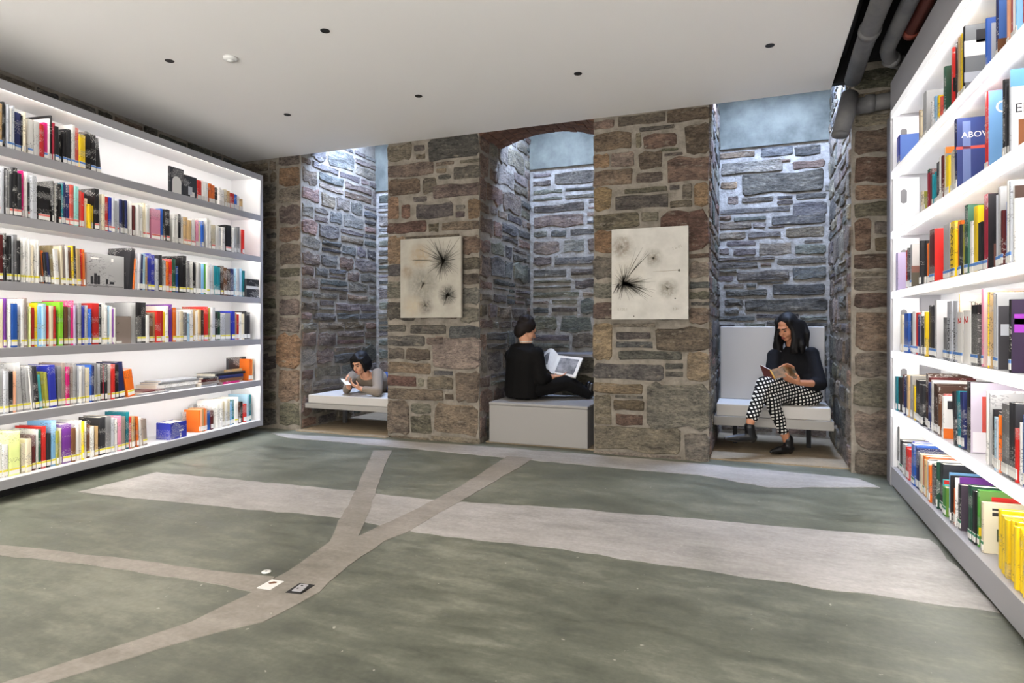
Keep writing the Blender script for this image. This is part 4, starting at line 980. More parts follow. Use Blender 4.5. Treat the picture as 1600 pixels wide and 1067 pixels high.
# ---------------------------------------------------------------- canvases on the pillars
def canvas(x0, x1, y0, y1, label, mname, base, blobs):
    p0, p1 = on_y(x0, y1, YW - 0.085), on_y(x1, y0, YW - 0.085)
    zc0 = on_y((x0 + x1) / 2, y1, YW - 0.085).z; zc1 = on_y((x0 + x1) / 2, y0, YW - 0.085).z
    w, h = p1.x - p0.x, zc1 - zc0
    t = tag(empty('painting', (p0.x, YW - 0.085, zc0)), label, 'painting')
    m = mat(mname, base, 0.9, spec=0.15); n = NT(m)
    tc = n.n('ShaderNodeTexCoord').outputs['Object']
    sp = n.n('ShaderNodeSeparateXYZ'); n.l(tc, sp.inputs[0])
    c = n.mix(n.ramp(n.noise(tc, 6.0, 5.0), [(.35, (0, 0, 0)), (.7, (1, 1, 1))]), s2l(base), s2l([v * 0.90 for v in base]))
    nz = n.noise(tc, 26.0, 6.0, 0.7)
    for (u, v, r, cc, k) in blobs:
        dx = n.math('SUBTRACT', sp.outputs[0], u * w); dz = n.math('SUBTRACT', sp.outputs[2], v * h)
        rr = n.math('SQRT', n.math('ADD', n.math('POWER', dx, 2.0), n.math('POWER', dz, 2.0)))
        f = n.math('MULTIPLY', n.math('SUBTRACT', 1.0, n.math('DIVIDE', rr, r * w), True), 1.7, True)
        f = n.math('MULTIPLY', n.math('MULTIPLY', f, n.ramp(nz, [(.34, (.25, .25, .25)), (.6, (1, 1, 1))])), k, True)
        c = n.mix(f, c, s2l(cc))
    n.l(c, n.b.inputs['Base Color'])
    MB().box(0, w, 0, 0.035, 0, h).build('canvas', m, t, bevel=0.002)
    MB().box(0.03, w - 0.03, 0.036, 0.05, 0.03, h - 0.03).build('stretcher', M['dark_void'], t)
    return t, w, h
def strokes(t, w, h, u, v, n, r0, r1, a0, a1, wid, seed, m, name='ink_burst'):
    r = random.Random(seed); mb = MB()
    for i in range(n):
        a = math.radians(r.uniform(a0, a1)); L_ = r.uniform(r0, r1) * w; ww = wid * r.uniform(.25, .8)
        s0 = r.uniform(0, 0.1) * L_
        d = Vector((math.cos(a), 0, math.sin(a))); pn = Vector((-d.z, 0, d.x))
        o = Vector((u * w, 0, v * h)); bend = r.uniform(-.08, .08) * L_
        pts = []
        for q in (0, .33, .66, 1):
            c_ = o + d * (s0 + (L_ - s0) * q) + pn * (bend * q * q); e = ww * (1 - .75 * q)
            pts.append((c_ + pn * e, c_ - pn * e))
        ok = all(0.004 < p.x < w - 0.004 and 0.004 < p.z < h - 0.004 for pr in pts for p in pr)
        if not ok: continue
        b = len(mb.v)
        for p, q_ in pts:
            mb.v += [p + Vector((0, -0.0008, 0)), q_ + Vector((0, -0.0008, 0))]
        for k in range(3): mb.f.append((b + 2 * k, b + 2 * k + 1, b + 2 * k + 3, b + 2 * k + 2))
    return mb.build(name, m, t)
M['ink'] = mat('ink', (86, 84, 78), 0.9, spec=0.1); M['ink_soft'] = mat('ink_soft', (150, 144, 131), 0.9, spec=0.1)
t, w, h = canvas(625.5, 720.5, 371.5, 496.5, 'beige canvas with dark ink bursts hanging on the left stone pillar', 'canvas_left', (174, 169, 157),
   [(.33, .78, .22, (156, 134, 104), .7), (.12, .58, .14, (120, 96, 66), .5), (.71, .70, .20, (64, 64, 60), .85), (.38, .42, .30, (112, 110, 102), .75), (.78, .28, .17, (58, 60, 58), .9), (.42, .15, .15, (92, 86, 82), .85), (.2, .15, .2, (176, 156, 124), .4)])
strokes(t, w, h, .71, .70, 90, .10, .33, 0, 360, .0045, 1, M['ink'])
strokes(t, w, h, .71, .72, 14, .30, .42, 20, 160, .006, 2, M['ink'])
strokes(t, w, h, .78, .28, 44, .05, .17, 0, 360, .005, 3, M['ink'])
strokes(t, w, h, .42, .15, 26, .04, .13, 0, 360, .004, 4, M['ink_soft'])
strokes(t, w, h, .38, .43, 40, .06, .25, 0, 360, .004, 5, M['ink_soft'])
strokes(t, w, h, .20, .73, 8, .35, .50, -8, 2, .003, 6, M['ink_soft'])
t, w, h = canvas(955.5, 1075.5, 355.5, 499, 'pale canvas with a black ink burst hanging on the right stone pillar', 'canvas_right', (200, 197, 189),
   [(.14, .80, .19, (122, 110, 96), .8), (.55, .67, .15, (134, 129, 120), .8), (.74, .33, .16, (124, 119, 108), .8), (.16, .40, .13, (40, 40, 38), .9), (.30, .38, .16, (90, 88, 82), .6), (.2, .5, .3, (186, 178, 160), .4)])
strokes(t, w, h, .16, .40, 110, .08, .26, 0, 360, .004, 11, M['ink'])
strokes(t, w, h, .18, .40, 34, .22, .42, -38, 8, .004, 12, M['ink'])
strokes(t, w, h, .18, .42, 3, .46, .52, 62, 74, .004, 13, M['ink'])
strokes(t, w, h, .20, .45, 4, .42, .48, 48, 54, .004, 14, M['ink'])
strokes(t, w, h, .10, .40, 6, .12, .17, 235, 262, .008, 15, M['ink'])
for (u, v, n_, s_) in ((.55, .67, 26, 21), (.74, .33, 30, 22), (.14, .80, 24, 23)):
    strokes(t, w, h, u, v, n_, .02, .09, 0, 360, .003, s_, M['ink_soft'])
ln = MB().prism([Vector((.55 * w, -.001, .515 * h)), Vector((.88 * w, -.001, .525 * h)), Vector((.88 * w, -.001, .531 * h)), Vector((.55 * w, -.001, .519 * h))], (0, .001, 0)); ln.build('ink_line', M['ink_soft'], t)
MB().ell((.885 * w, -.0005, .525 * h), (.010, .001, .010)).build('ink_dot', M['ink'], t)
MB().ell((.835 * w, -.0005, .225 * h), (.007, .001, .006)).build('ink_dot', M['ink'], t)
MB().ell((.30 * w, -.0005, .035 * h), (.006, .001, .005)).build('ink_dot', M['ink'], t)
def canvas_text(t, s, size, u, v, rot=0.0):
    R = Matrix((Vector((1, 0, 0)), Vector((0, 0, 1)), Vector((0, -1, 0)))).transposed().to_4x4()
    o = link('lettering', text_mesh(s, size), M['ink_soft'], t)
    o.matrix_local = Matrix.Translation((u * w, -0.0006, v * h)) @ R @ Matrix.Rotation(rot, 4, 'Z')
canvas_text(t, '.2.1.2(2)', 0.030, .06, .885); canvas_text(t, '2 b.-01', 0.030, .80, .745, 0.3)
canvas_text(t, '0.120.1', 0.030, .08, .10); canvas_text(t, '2:31', 0.030, .80, .10)

# ---------------------------------------------------------------- pipes above the right bookcase
def pipe(name, pts, r, m, label, coll=()):
    t = tag(empty(name, pts[0]), label, 'pipe')
    o = MB().tube(pts, r, 16).build('pipe_run', m, t, True); at(t, o)
    for k, (p, d, rr) in enumerate(coll):
        p = Vector(p); d = Vector(d).normalized()
        at(t, MB().tube([p - d * 0.03, p + d * 0.03], rr, 16).build('coupling', m, t, True))
    return t
def bend(a, b, c, n=6):
    a, b, c = Vector(a), Vector(b), Vector(c)
    return [(1 - k / n) ** 2 * a + 2 * (k / n) * (1 - k / n) * b + (k / n) ** 2 * c for k in range(n + 1)]
x1 = 0.655
p = [(x1, 1.0, 2.97), (x1, 3.0, 2.965)] + [(x1, 4.6, 2.955)] + [(x1 + .005, 5.10, 2.93)]
pipe('drain_pipe', p, 0.056, M['pipe_grey'], 'thick grey drain pipe running under the dark ceiling gap', [((x1, 4.35, 2.957), (0, 1, 0), .064)])
t = pipe('branch_pipe', [(1.2, 5.31, 2.83), (0.9, 5.31, 2.81), (x1 + 0.01, 5.31, 2.79)], 0.060, M['pipe_grey'], 'grey branch pipe crossing above the right stone pier', [((0.80, 5.31, 2.805), (1, 0, 0), .068)])
s0, s1, s2 = on_y(1328, 148, 5.18), on_y(1322, 178, 5.12), on_y(1312.5, 210, 5.06)
at(t, MB().tube([s0, s1, s2], [.058, .064, .057], 16).build('stub', M['pipe_grey'], t, True))
at(t, MB().ell(tuple(s2), (.058, .058, .03)).build('stub_cap', M['pipe_grey'], t, True))
x2 = 0.80
pipe('bent_pipe', [(x2, 1.0, 2.955), (x2, 3.2, 2.95)] + bend((x2, 4.6, 2.945), (x2, 4.85, 2.94), (1.02, 5.0, 2.94)) + [(1.25, 5.12, 2.94)], 0.046, M['pipe_grey'], 'grey bent pipe turning right beside the red pipe', [((x2, 3.72, 2.945), (0, 1, 0), .053), ((0.86, 4.84, 2.941), (.6, .6, 0), .054), ((1.0, 4.985, 2.94), (.8, .5, 0), .054)])
pipe('sprinkler_pipe', [(0.892, 1.0, 2.965), (0.892, 3.0, 2.96), (0.892, 4.46, 2.95)], 0.040, M['pipe_red'], 'red painted pipe under the dark ceiling gap', [((0.892, 4.44, 2.95), (0, 1, 0), .046)])
pipe('conduit', [(0.60, 0.5, 3.25), (0.62, 5.3, 3.2)], 0.022, M['pipe_dark'], 'thin dark conduit high in the ceiling gap')

# ---------------------------------------------------------------- floor fittings
fp = on_z(416, 895)
t = tag(empty('floor_cleanout', (fp.x, fp.y, 0.004)), 'small round white cap set in the floor', 'cleanout')
MB().tube([(0, 0, 0), (0, 0, .003), (0, 0, .0045)], [.021, .021, .018], 24).build('disc', M['white_plastic'], t, True)
MB().tube([(0, 0, .0045), (0, 0, .0052)], [.005, .005], 12).build('screw', M['steel'], t)
def quad(px): return [on_z(x, y) for x, y in px]
def plate(name, px, z0, z1, m, parent):
    q_ = [Vector((v.x, v.y, z0)) - parent.location for v in quad(px)]
    return MB().prism(q_, (0, 0, z1 - z0)).build(name, m, parent)
c0 = on_z(422, 915)
t = tag(empty('floor_socket', (c0.x, c0.y, 0.0)), 'closed white floor socket plate with a brown mark', 'floor socket')
plate('plate', [(401, 920), (422, 923), (444, 910), (425, 907)], 0.003, 0.0055, M['white_plastic'], t)
o = plate('mark', [(419, 912.6), (421, 914.2), (432, 913), (433, 911), (428, 910.4)], 0.0056, 0.0062, M['plain_print'], t); o.color = (*s2l(C['brown']), 1)
c0 = on_z(469, 920)
t = tag(empty('floor_box', (c0.x, c0.y, 0.0)), 'open floor box with a white double outlet', 'floor box')
plate('surround', [(446, 927), (470, 929.6), (492, 915.5), (468, 912.5)], 0.003, 0.005, M['plinth_dark'], t)
plate('outlet', [(456, 925), (471, 926.8), (482, 916.2), (470, 914.6)], 0.0051, 0.008, M['shelf_grey'], t)
for (x, y) in ((465, 921.6), (471.5, 917.6)):
    plate('socket_hole', [(x - 2, y + .6), (x + 1, y + 1), (x + 2.4, y - .5), (x - .4, y - .8)], 0.0081, 0.0086, M['black_metal'], t)
plate('flap', [(470, 928.6), (477, 926), (480, 922.5), (474, 926)], 0.0051, 0.012, M['black_metal'], t)
# ---------------------------------------------------------------- people
M['skin'] = mat('skin', (206, 152, 122), 0.55, spec=0.3)
M['skin_b'] = mat('skin_b', (188, 130, 98), 0.55, spec=0.3)
M['hair'] = mat('hair', (17, 15, 15), 0.62, spec=0.25)
M['hair_b'] = mat('hair_b', (30, 23, 20), 0.65, spec=0.2)
M['lips'] = mat('lips', (150, 74, 66), 0.5)
M['eye'] = mat('eye', (36, 24, 20), 0.4)
M['eye_white'] = mat('eye_white', (226, 218, 210), 0.4)
M['black_knit'] = mat('black_knit', (24, 24, 27), 0.9, spec=0.15)
M['black_shirt'] = mat('black_shirt', (18, 17, 17), 0.9, spec=0.15)
M['grey_knit'] = mat('grey_knit', (132, 120, 106), 0.95, spec=0.1)
M['jeans'] = mat('jeans', (62, 84, 128), 0.9, spec=0.1)
M['leather'] = mat('leather', (16, 15, 16), 0.35, spec=0.5)
M['book_red'] = mat('book_red', (96, 52, 48), 0.5)
M['book_gold'] = mat('book_gold', (206, 156, 66), 0.5)
M['photo_grey'] = noisy('photo_grey', (52, 50, 48), (150, 144, 138), 9.0, 0.5)
M['photo_mix'] = noisy('photo_mix', (40, 48, 36), (150, 108, 66), 14.0, 0.5)
M['paper'] = mat('paper', (222, 216, 206), 0.8, spec=0.2)
def dotted():
    m = mat('dotted_cloth', (22, 22, 24), 0.9, spec=0.1); n = NT(m)
    tc = n.n('ShaderNodeTexCoord').outputs['Object']
    mp = n.n('ShaderNodeMapping'); mp.inputs['Rotation'].default_value = (0, math.radians(14), 0); n.l(tc, mp.inputs[0])
    sp = n.n('ShaderNodeSeparateXYZ'); n.l(mp.outputs[0], sp.inputs[0])
    def sq(o, k):
        f = n.math('FRACT', n.math('MULTIPLY', o, k)); return n.math('LESS_THAN', n.math('ABSOLUTE', n.math('SUBTRACT', f, 0.5)), 0.27)
    k = 1 / 0.030
    x = n.math('ADD', sp.outputs[0], n.math('MULTIPLY', sp.outputs[1], 0.35))
    f = n.math('MULTIPLY', sq(x, k), sq(sp.outputs[2], k))
    n.l(n.mix(f, s2l((22, 22, 24)), s2l((226, 222, 214))), n.b.inputs['Base Color']); M['dotted_cloth'] = m
dotted()

def etube(mb, pts, rads, right, seg=16):
    """elliptic tube: rads = (half width along right, half depth); domed ends"""
    pts = [Vector(p) for p in pts]; right = Vector(right).normalized()
    b = len(mb.v); n = len(pts)
    for i, p in enumerate(pts):
        t = (pts[min(i + 1, n - 1)] - pts[max(i - 1, 0)]).normalized()
        r = (right - t * right.dot(t)).normalized(); f = t.cross(r)
        for k in range(seg):
            w = 2 * math.pi * k / seg
            mb.v.append(p + r * (math.cos(w) * rads[i][0]) + f * (math.sin(w) * rads[i][1]))
    for i in range(n - 1):
        for k in range(seg):
            k2 = (k + 1) % seg
            mb.f.append((b + i * seg + k, b + i * seg + k2, b + (i + 1) * seg + k2, b + (i + 1) * seg + k))
    mb.f.append(tuple(b + k for k in range(seg - 1, -1, -1)))
    e = b + (n - 1) * seg; mb.f.append(tuple(e + k for k in range(seg)))
def chain(mb, pts, rads):
    for (a, b, r0, r1) in zip(pts, pts[1:], rads, rads[1:]): mb.cap(a, b, r0, r1)
def remesh(mb, name, m, parent, voxel=0.008, it=6, fac=0.5):
    me = mesh(name, mb.v, mb.f)
    o = bpy.data.objects.new(name, me); col.objects.link(o)
    r = o.modifiers.new('r', 'REMESH'); r.mode = 'VOXEL'; r.voxel_size = voxel; r.adaptivity = 0.0
    s = o.modifiers.new('s', 'SMOOTH'); s.factor = fac; s.iterations = it
    dg = bpy.context.evaluated_depsgraph_get(); dg.update()
    me2 = bpy.data.meshes.new_from_object(o.evaluated_get(dg)); me2.name = name
    bpy.data.objects.remove(o); bpy.data.meshes.remove(me)
    me2.polygons.foreach_set('use_smooth', [True] * len(me2.polygons))
    ob = link(name, me2, m, parent)
    ob.matrix_parent_inverse = Matrix.Translation(-parent.location)
    return ob
def part(mb, name, m, parent, smooth=True):
    o = mb.build(name, m, parent, smooth); o.matrix_parent_inverse = Matrix.Translation(-parent.location); return o
def frame(fwd, up=(0, 0, 1)):
    f = Vector(fwd).normalized(); r = f.cross(Vector(up)).normalized(); u = r.cross(f)
    return r, f, u, Matrix((r, f, u)).transposed()
def head(mb, c, fwd, neck, k=1.0, nr=0.050, roll=0.0):
    r, f, u, R = frame(fwd)
    if roll:
        q = Matrix.Rotation(roll, 3, f); r, u = q @ r, q @ u; R = Matrix((r, f, u)).transposed()
    c = Vector(c)
    def P(x, y, z): return c + (r * x + f * y + u * z) * k
    mb.ell(P(0, -.012, .028), (.072 * k, .092 * k, .086 * k), R)
    mb.ell(P(0, .024, -.030), (.058 * k, .064 * k, .082 * k), R)
    mb.ell(P(0, .055, -.092), (.030 * k, .028 * k, .024 * k), R)
    mb.ell(P(.028, .050, -.040), (.030 * k, .034 * k, .030 * k), R); mb.ell(P(-.028, .050, -.040), (.030 * k, .034 * k, .030 * k), R)
    mb.cap(P(0, .084, .006), P(0, .104, -.034), .009 * k, .014 * k)
    mb.ell(P(0, .076, .022), (.046 * k, .016 * k, .012 * k), R)
    mb.ell(P(0, .086, -.066), (.022 * k, .010 * k, .011 * k), R)
    for s in (-1, 1): mb.ell(P(s * .072, -.012, -.012), (.010 * k, .020 * k, .030 * k), R)
    mb.cap(P(0, -.022, -.055), neck, nr * k, nr * 1.08 * k)
    return P, R
def face(P, R, parent, k=1.0, down=True):
    for s in (-1, 1):
        part(MB().ell(P(s * .031, .083, -.002), (.013 * k, .006 * k, .0055 * k), R, 10, 6), 'eye', M['eye'], parent)
        part(MB().cap(P(s * .014, .0905, .018), P(s * .046, .078, .020), .0042 * k, .003 * k, 6), 'eyebrow', M['hair'], parent)
    part(MB().ell(P(0, .0945, -.062), (.020 * k, .007 * k, .0055 * k), R, 10, 6).ell(P(0, .0935, -.071), (.017 * k, .007 * k, .006 * k), R, 10, 6), 'lips', M['lips'], parent)
def hand(mb, wrist, d, palm_n, curl=0.6, side=1, k=1.0, spread=0.10):
    """palm, four fingers of different length and a thumb leaving the side of the palm"""
    d = Vector(d).normalized(); n = Vector(palm_n); n = (n - d * n.dot(d)).normalized(); x = d.cross(n) * side
    w = Vector(wrist)
    R = Matrix((x, d, n)).transposed()
    mb.cap(w - d * .02, w + d * .02, .024 * k, .025 * k)
    mb.ell(w + d * .050 * k, (.040 * k, .050 * k, .016 * k), R)
    for i, (off, ln) in enumerate(((-.030, .078), (-.010, .088), (.010, .083), (.029, .066))):
        p = w + d * .088 * k + x * off * k; dd = (d + x * (off * spread * 20)).normalized()
        ang = 0.0; rr = .0092 * k
        for s, part_ in enumerate((.45, .31, .24)):
            ang += curl * (0.8 if s == 0 else 1.0)
            v = dd * math.cos(ang) + n * math.sin(ang)
            q = p + v * ln * part_ * k
            mb.cap(p, q, rr, rr * .92, 8); p = q; rr *= .92
    p = w + d * .022 * k - x * .030 * k
    q = p + (d * .55 - x * .62 + n * .45).normalized() * .046 * k; mb.cap(p, q, .0125 * k, .0105 * k, 8)
    mb.cap(q, q + (d * .85 - x * .05 + n * .5).normalized() * .034 * k, .0105 * k, .009 * k, 8)
W = on_y

# ---- woman reading in the right niche
def woman_right():
    t = tag(empty('person', (0.3, 6.1, 0.44)), 'person in black top and dotted trousers reading, seated cross-legged in the right niche', 'person')
    hipL, hipR = W(1262, 612, 6.13), W(1238, 612, 6.12)
    pel = (hipL + hipR) / 2; pel.z = 0.545
    hipL.z = hipR.z = 0.535
    kneeL, ankL = W(1194, 600, 5.80), W(1172, 660, 5.64)
    kneeR, ankR = W(1204, 622, 5.82), W(1228, 683, 5.96)
    chest, neck = W(1240, 568, 6.18), W(1238, 543, 6.16)
    hc = W(1230, 511, 6.08)
    shL, shR = W(1268, 553, 6.19), W(1210, 556, 6.12)
    elL, wrL = W(1281, 600, 6.06), W(1249, 598, 5.90)
    elR, wrR = W(1204, 592, 6.02), W(1214, 580, 5.95)
    ax = (shL - shR).normalized()
    body = MB(); fw = Vector((-.56, -.72, -.42))
    P, R = head(body, hc, fw, neck, 0.98, 0.046)
    etube(body, [pel - Vector((0, 0, .08)), pel, (pel + chest) / 2, chest, neck - Vector((0, 0, .03))], [(.13, .10), (.15, .11), (.12, .09), (.15, .10), (.06, .055)], ax)
    chain(body, [shL, elL, wrL], [.045, .037, .026]); chain(body, [shR, elR, wrR], [.045, .037, .026])
    chain(body, [hipL, kneeL, ankL], [.075, .052, .036]); chain(body, [hipR, kneeR, ankR], [.075, .052, .036])
    hand(body, wrL, W(1222, 590, 5.83) - wrL, (-.1, .5, .75), .35, 1, .95)
    hand(body, wrR, W(1230, 570, 5.93) - wrR, (.2, -.5, -.6), .45, -1, .95)
    chain(body, [ankL, W(1173, 680, 5.65)], [.034, .028]); chain(body, [ankR, W(1231, 698, 5.97)], [.034, .030])
    remesh(body, 'body', M['skin_b'], t, .0065, 4)
    face(P, R, t, .98)
    top = MB()
    etube(top, [pel - Vector((0, 0, .03)), pel + Vector((0, 0, .06)), (pel + chest) / 2, chest, neck - Vector((0, 0, .045)), neck + Vector((0, 0, .012))], [(.17, .135), (.165, .13), (.155, .12), (.185, .125), (.10, .08), (.058, .058)], ax)
    top.ell(shL, (.068, .068, .066)); top.ell(shR, (.066, .066, .064))
    chain(top, [shL, elL, elL.lerp(wrL, .22)], [.064, .062, .054]); chain(top, [shR, elR, elR.lerp(wrR, .30)], [.062, .058, .050])
    remesh(top, 'jumper', M['black_knit'], t, .009, 6)
    tr = MB()
    tr.ell(pel - Vector((0, 0, .035)), (.19, .16, .11))
    chain(tr, [hipL, kneeL, kneeL.lerp(ankL, .86)], [.098, .070, .052]); chain(tr, [hipR, kneeR, kneeR.lerp(ankR, .80)], [.095, .066, .050])
    o = remesh(tr, 'trousers', M['dotted_cloth'], t, .009, 5)
    for toe, heel, top_ in ((W(1134, 685, 5.56), W(1176, 683, 5.66), W(1171, 667, 5.64)), (W(1205, 706, 5.86), W(1234, 704, 5.98), W(1231, 686, 5.97))):
        b = MB()
        if heel.y > 5.9: toe.z = 0.042; heel.z = 0.060
        b.cap(heel, heel.lerp(toe, .55), .040, .036); b.cap(heel.lerp(toe, .5), toe, .036, .016); b.cap(heel.lerp(toe, .06), top_, .040, .045)
        b.cap(heel + Vector((0, 0, -.022)), heel + Vector((0, 0, -.012)), .026, .030)
        remesh(b, 'boot', M['leather'], t, .006, 2)
    hair = MB(); r_, f_, u_ = R.col[0], R.col[1], R.col[2]
    hair.ell(P(0, -.027, .042), (.088, .094, .090), R)
    hair.ell(P(0, -.070, -.050), (.092, .062, .12), R)
    for s in (-1, 1): hair.ell(P(s * .064, .022, .060), (.024, .042, .046), R)
    rn = random.Random(8)
    down = Vector((0, 0, -1))
    for s in (-1, 1):
        for j in range(7):
            a = P(s * (.062 + .004 * j), .034 - .020 * j, .066 - .008 * j)
            b1 = P(s * (.080 + .003 * j), .034 - .023 * j, -.015)
            c1 = b1 + down * .085 + r_ * s * .020 + Vector((rn.uniform(-.014, .014), rn.uniform(-.01, .01), 0))
            d1 = c1 + down * .075 + Vector((rn.uniform(-.022, .022), rn.uniform(-.02, .01), 0))
            e1 = d1 + down * rn.uniform(.04, .08) + Vector((rn.uniform(-.022, .022), rn.uniform(-.02, .02), 0))
            chain(hair, [a, b1, c1, d1, e1], [.020, .024, .026, .022, .010])
    for j in range(5):
        a = P((j - 2) * .035, -.09, -.08); chain(hair, [a, a + down * .12 + f_ * -.01, a + down * .22], [.035, .034, .015])
    remesh(hair, 'hair', M['hair'], t, .008, 3)
    # the book in her hands
    bk = tag(empty('book', W(1207, 585, 5.80)), 'open paperback with gold spine held by the person in dotted trousers', 'book')
    s0, s1 = W(1203.5, 578, 5.83), W(1210.5, 591.5, 5.79)
    def leaf(pts, off, th, nm, m):
        q = [Vector(p) for p in pts]; n = (q[1] - q[0]).cross(q[3] - q[0]).normalized()
        if n.y > 0: n = -n
        part(MB().prism([p - n * off for p in q], -n * th), nm, m, bk, False)
    a0, a1 = W(1240, 573, 5.98), W(1249, 590, 5.93)
    m0, m1 = W(1222, 572.5, 5.88), W(1230, 587, 5.84)
    leaf([s0, s1, m1, m0], 0, .003, 'front_cover', M['photo_mix']); leaf([m0, m1, a1, a0], 0, .003, 'front_cover', M['photo_mix'])
    leaf([s0, s1, m1, m0], .0035, .012, 'page_block', M['paper']); leaf([m0, m1, a1, a0], .0035, .012, 'page_block', M['paper'])
    b0, b1 = W(1187, 570, 5.93), W(1195, 592, 5.88)
    leaf([b0, b1, s1, s0], 0, .003, 'back_cover', M['book_red']); leaf([b0, b1, s1, s0], .0035, .008, 'page_block', M['paper'])
    part(MB().tube([s0, s1], .006, 8), 'spine', M['book_gold'], bk)

# ---- person seen from behind in the middle niche
def person_middle():
    t = tag(empty('person', (-2.1, 5.95, 0.40)), 'person in black seen from behind, reading on the box seat', 'person')
    fdir = Vector((.62, .78, 0)); ax = Vector((.78, -.62, 0))
    pel = W(816, 604, 5.90); pel.z = 0.50
    chest, neck = W(816, 560, 5.86), W(822, 534, 5.87)
    hc = W(823, 514, 5.89)
    shR, shL = W(838, 553, 5.80), W(800, 556, 5.92)
    elR, wrR = W(846, 592, 5.80), W(864, 589, 5.93)
    elL, wrL = W(806, 595, 6.10), W(835, 590, 6.22)
    hipR, hipL = pel + ax * .09, pel - ax * .09
    kR, aR = W(884, 598, 6.00), W(918, 612, 6.10)
    kL, aL = W(882, 594, 6.18), W(914, 610, 6.26)
    for p in (aR, aL): p.z = 0.455
    body = MB(); fw = Vector((.66, .60, -.45))
    P, R = head(body, hc, fw, neck, 1.06, .054)
    etube(body, [pel - Vector((0, 0, .06)), pel, (pel + chest) / 2, chest, neck - Vector((0, 0, .03))], [(.15, .11), (.17, .12), (.16, .11), (.18, .11), (.07, .06)], ax)
    chain(body, [shR, elR, wrR], [.05, .042, .028]); chain(body, [shL, elL, wrL], [.05, .042, .028])
    chain(body, [hipR, kR, aR], [.085, .056, .04]); chain(body, [hipL, kL, aL], [.085, .056, .04])
    hand(body, wrR, W(879, 587, 6.0) - wrR, (-.2, .1, 1), .3, 1, .95)
    hand(body, wrL, W(852, 584, 6.28) - wrL, (0, -.3, 1), .4, -1, .95)
    remesh(body, 'body', M['skin'], t, .0065, 4)
    face(P, R, t)
    top = MB()
    etube(top, [pel - Vector((0, 0, .085)), pel, (pel + chest) / 2, chest, chest.lerp(neck, .55), neck - Vector((0, 0, .04)), neck - Vector((0, 0, .012))], [(.205, .16), (.22, .17), (.21, .155), (.22, .145), (.195, .125), (.11, .09), (.068, .066)], ax)
    top.ell(shR, (.080, .080, .076)); top.ell(shL, (.080, .080, .076))
    chain(top, [shR, elR, elR.lerp(wrR, .55)], [.076, .068, .046]); chain(top, [shL, elL, elL.lerp(wrL, .6)], [.076, .066, .046])
    remesh(top, 'jumper', M['black_shirt'], t, .010, 6)
    tr = MB()
    tr.ell(pel + Vector((0, 0, -.01)), (.19, .17, .10))
    chain(tr, [hipR, kR, aR], [.105, .078, .055]); chain(tr, [hipL, kL, aL], [.105, .078, .055])
    remesh(tr, 'trousers', M['black_shirt'], t, .010, 5)
    for a, kn in ((aR, kR), (aL, kL)):
        d = (a - kn).normalized()
        b = MB().cap(a + d * .02, a + d * .05 + Vector((0, 0, .10)), .045, .035)
        remesh(b, 'shoe', M['leather'], t, .009, 3)
    hair = MB()
    hair.ell(P(0, -.022, .034), (.090, .102, .090), R); hair.ell(P(0, -.052, -.030), (.086, .066, .092), R)
    for s in (-1, 1): hair.ell(P(s * .072, -.020, .010), (.022, .060, .060), R)
    rn = random.Random(4)
    for j in range(26):
        w = rn.uniform(0, 2 * math.pi); e = rn.uniform(.1, 1.2)
        a = P(.078 * math.sin(e) * math.cos(w), -.03 + .084 * math.sin(e) * math.sin(w), .034 + .082 * math.cos(e))
        hair.cap(a, a + (a - P(0, 0, .2)) * .12, .020, .010, 6)
    remesh(hair, 'hair', M['hair_b'], t, .007, 7)
    # collar of the shirt under the jumper
    c = neck + Vector((0, 0, -.005))
    part(MB().tube([c + (ax * math.cos(a) + fdir * math.sin(a)) * .062 + Vector((0, 0, .006)) for a in [2 * math.pi * k / 18 for k in range(19)]], .006, 6), 'collar', M['paper'], t)
    # large picture book on the lap
    bk = tag(empty('book', W(868, 580, 6.06)), 'large open picture book with grey photographs held by the person in black', 'book')
    def slab(pts, n, th, nm, m): part(MB().prism([Vector(p) for p in pts], n * th), nm, m, bk, False)
    q = [W(861, 583, 6.02), W(899, 589.5, 5.98), W(911, 559, 6.14), W(873, 555, 6.18)]
    n = (q[1] - q[0]).cross(q[3] - q[0]).normalized(); n = n if n.z < 0 else -n
    slab(q, n, .018, 'page_block', M['paper'])
    slab([p + n * .0185 + (p - q[0]) * .02 for p in q], n, .004, 'back_cover', M['leather'])
    c_ = (q[0] + q[1] + q[2] + q[3]) / 4
    def inner(u, v): return (q[0] * (1 - u) + q[1] * u) * (1 - v) + (q[3] * (1 - u) + q[2] * u) * v - n * .0008
    slab([inner(.12, .10), inner(.88, .10), inner(.88, .88), inner(.12, .88)], n, .0006, 'photo', M['photo_grey'])
    # left leaf curling over
    mb = MB(); N_ = 10; th = .004
    top_ = []; bot_ = []
    b0, b1 = q[0], q[3]
    far0, far1 = W(847, 579, 6.08), W(848, 556, 6.20)
    for k in range(N_ + 1):
        u = k / N_; lift = math.sin(u * math.pi) * .075
        top_.append(b1.lerp(far1, u) + Vector((0, 0, lift))); bot_.append(b0.lerp(far0, u) + Vector((0, 0, lift * .45)))
    for k in range(N_):
        mb.prism([bot_[k], bot_[k + 1], top_[k + 1], top_[k]], Vector((0, .004, -.002)))
    part(mb, 'turned_leaf', M['paper'], bk, False)
    mb = MB()
    for k in range(5, 9):
        mb.prism([bot_[k].lerp(top_[k], .2) + Vector((0, -.001, .001)), bot_[k + 1].lerp(top_[k + 1], .2) + Vector((0, -.001, .001)), bot_[k + 1].lerp(top_[k + 1], .8) + Vector((0, -.001, .001)), bot_[k].lerp(top_[k], .8) + Vector((0, -.001, .001))], Vector((0, .0008, 0)))
    part(mb, 'photo', M['photo_grey'], bk, False)

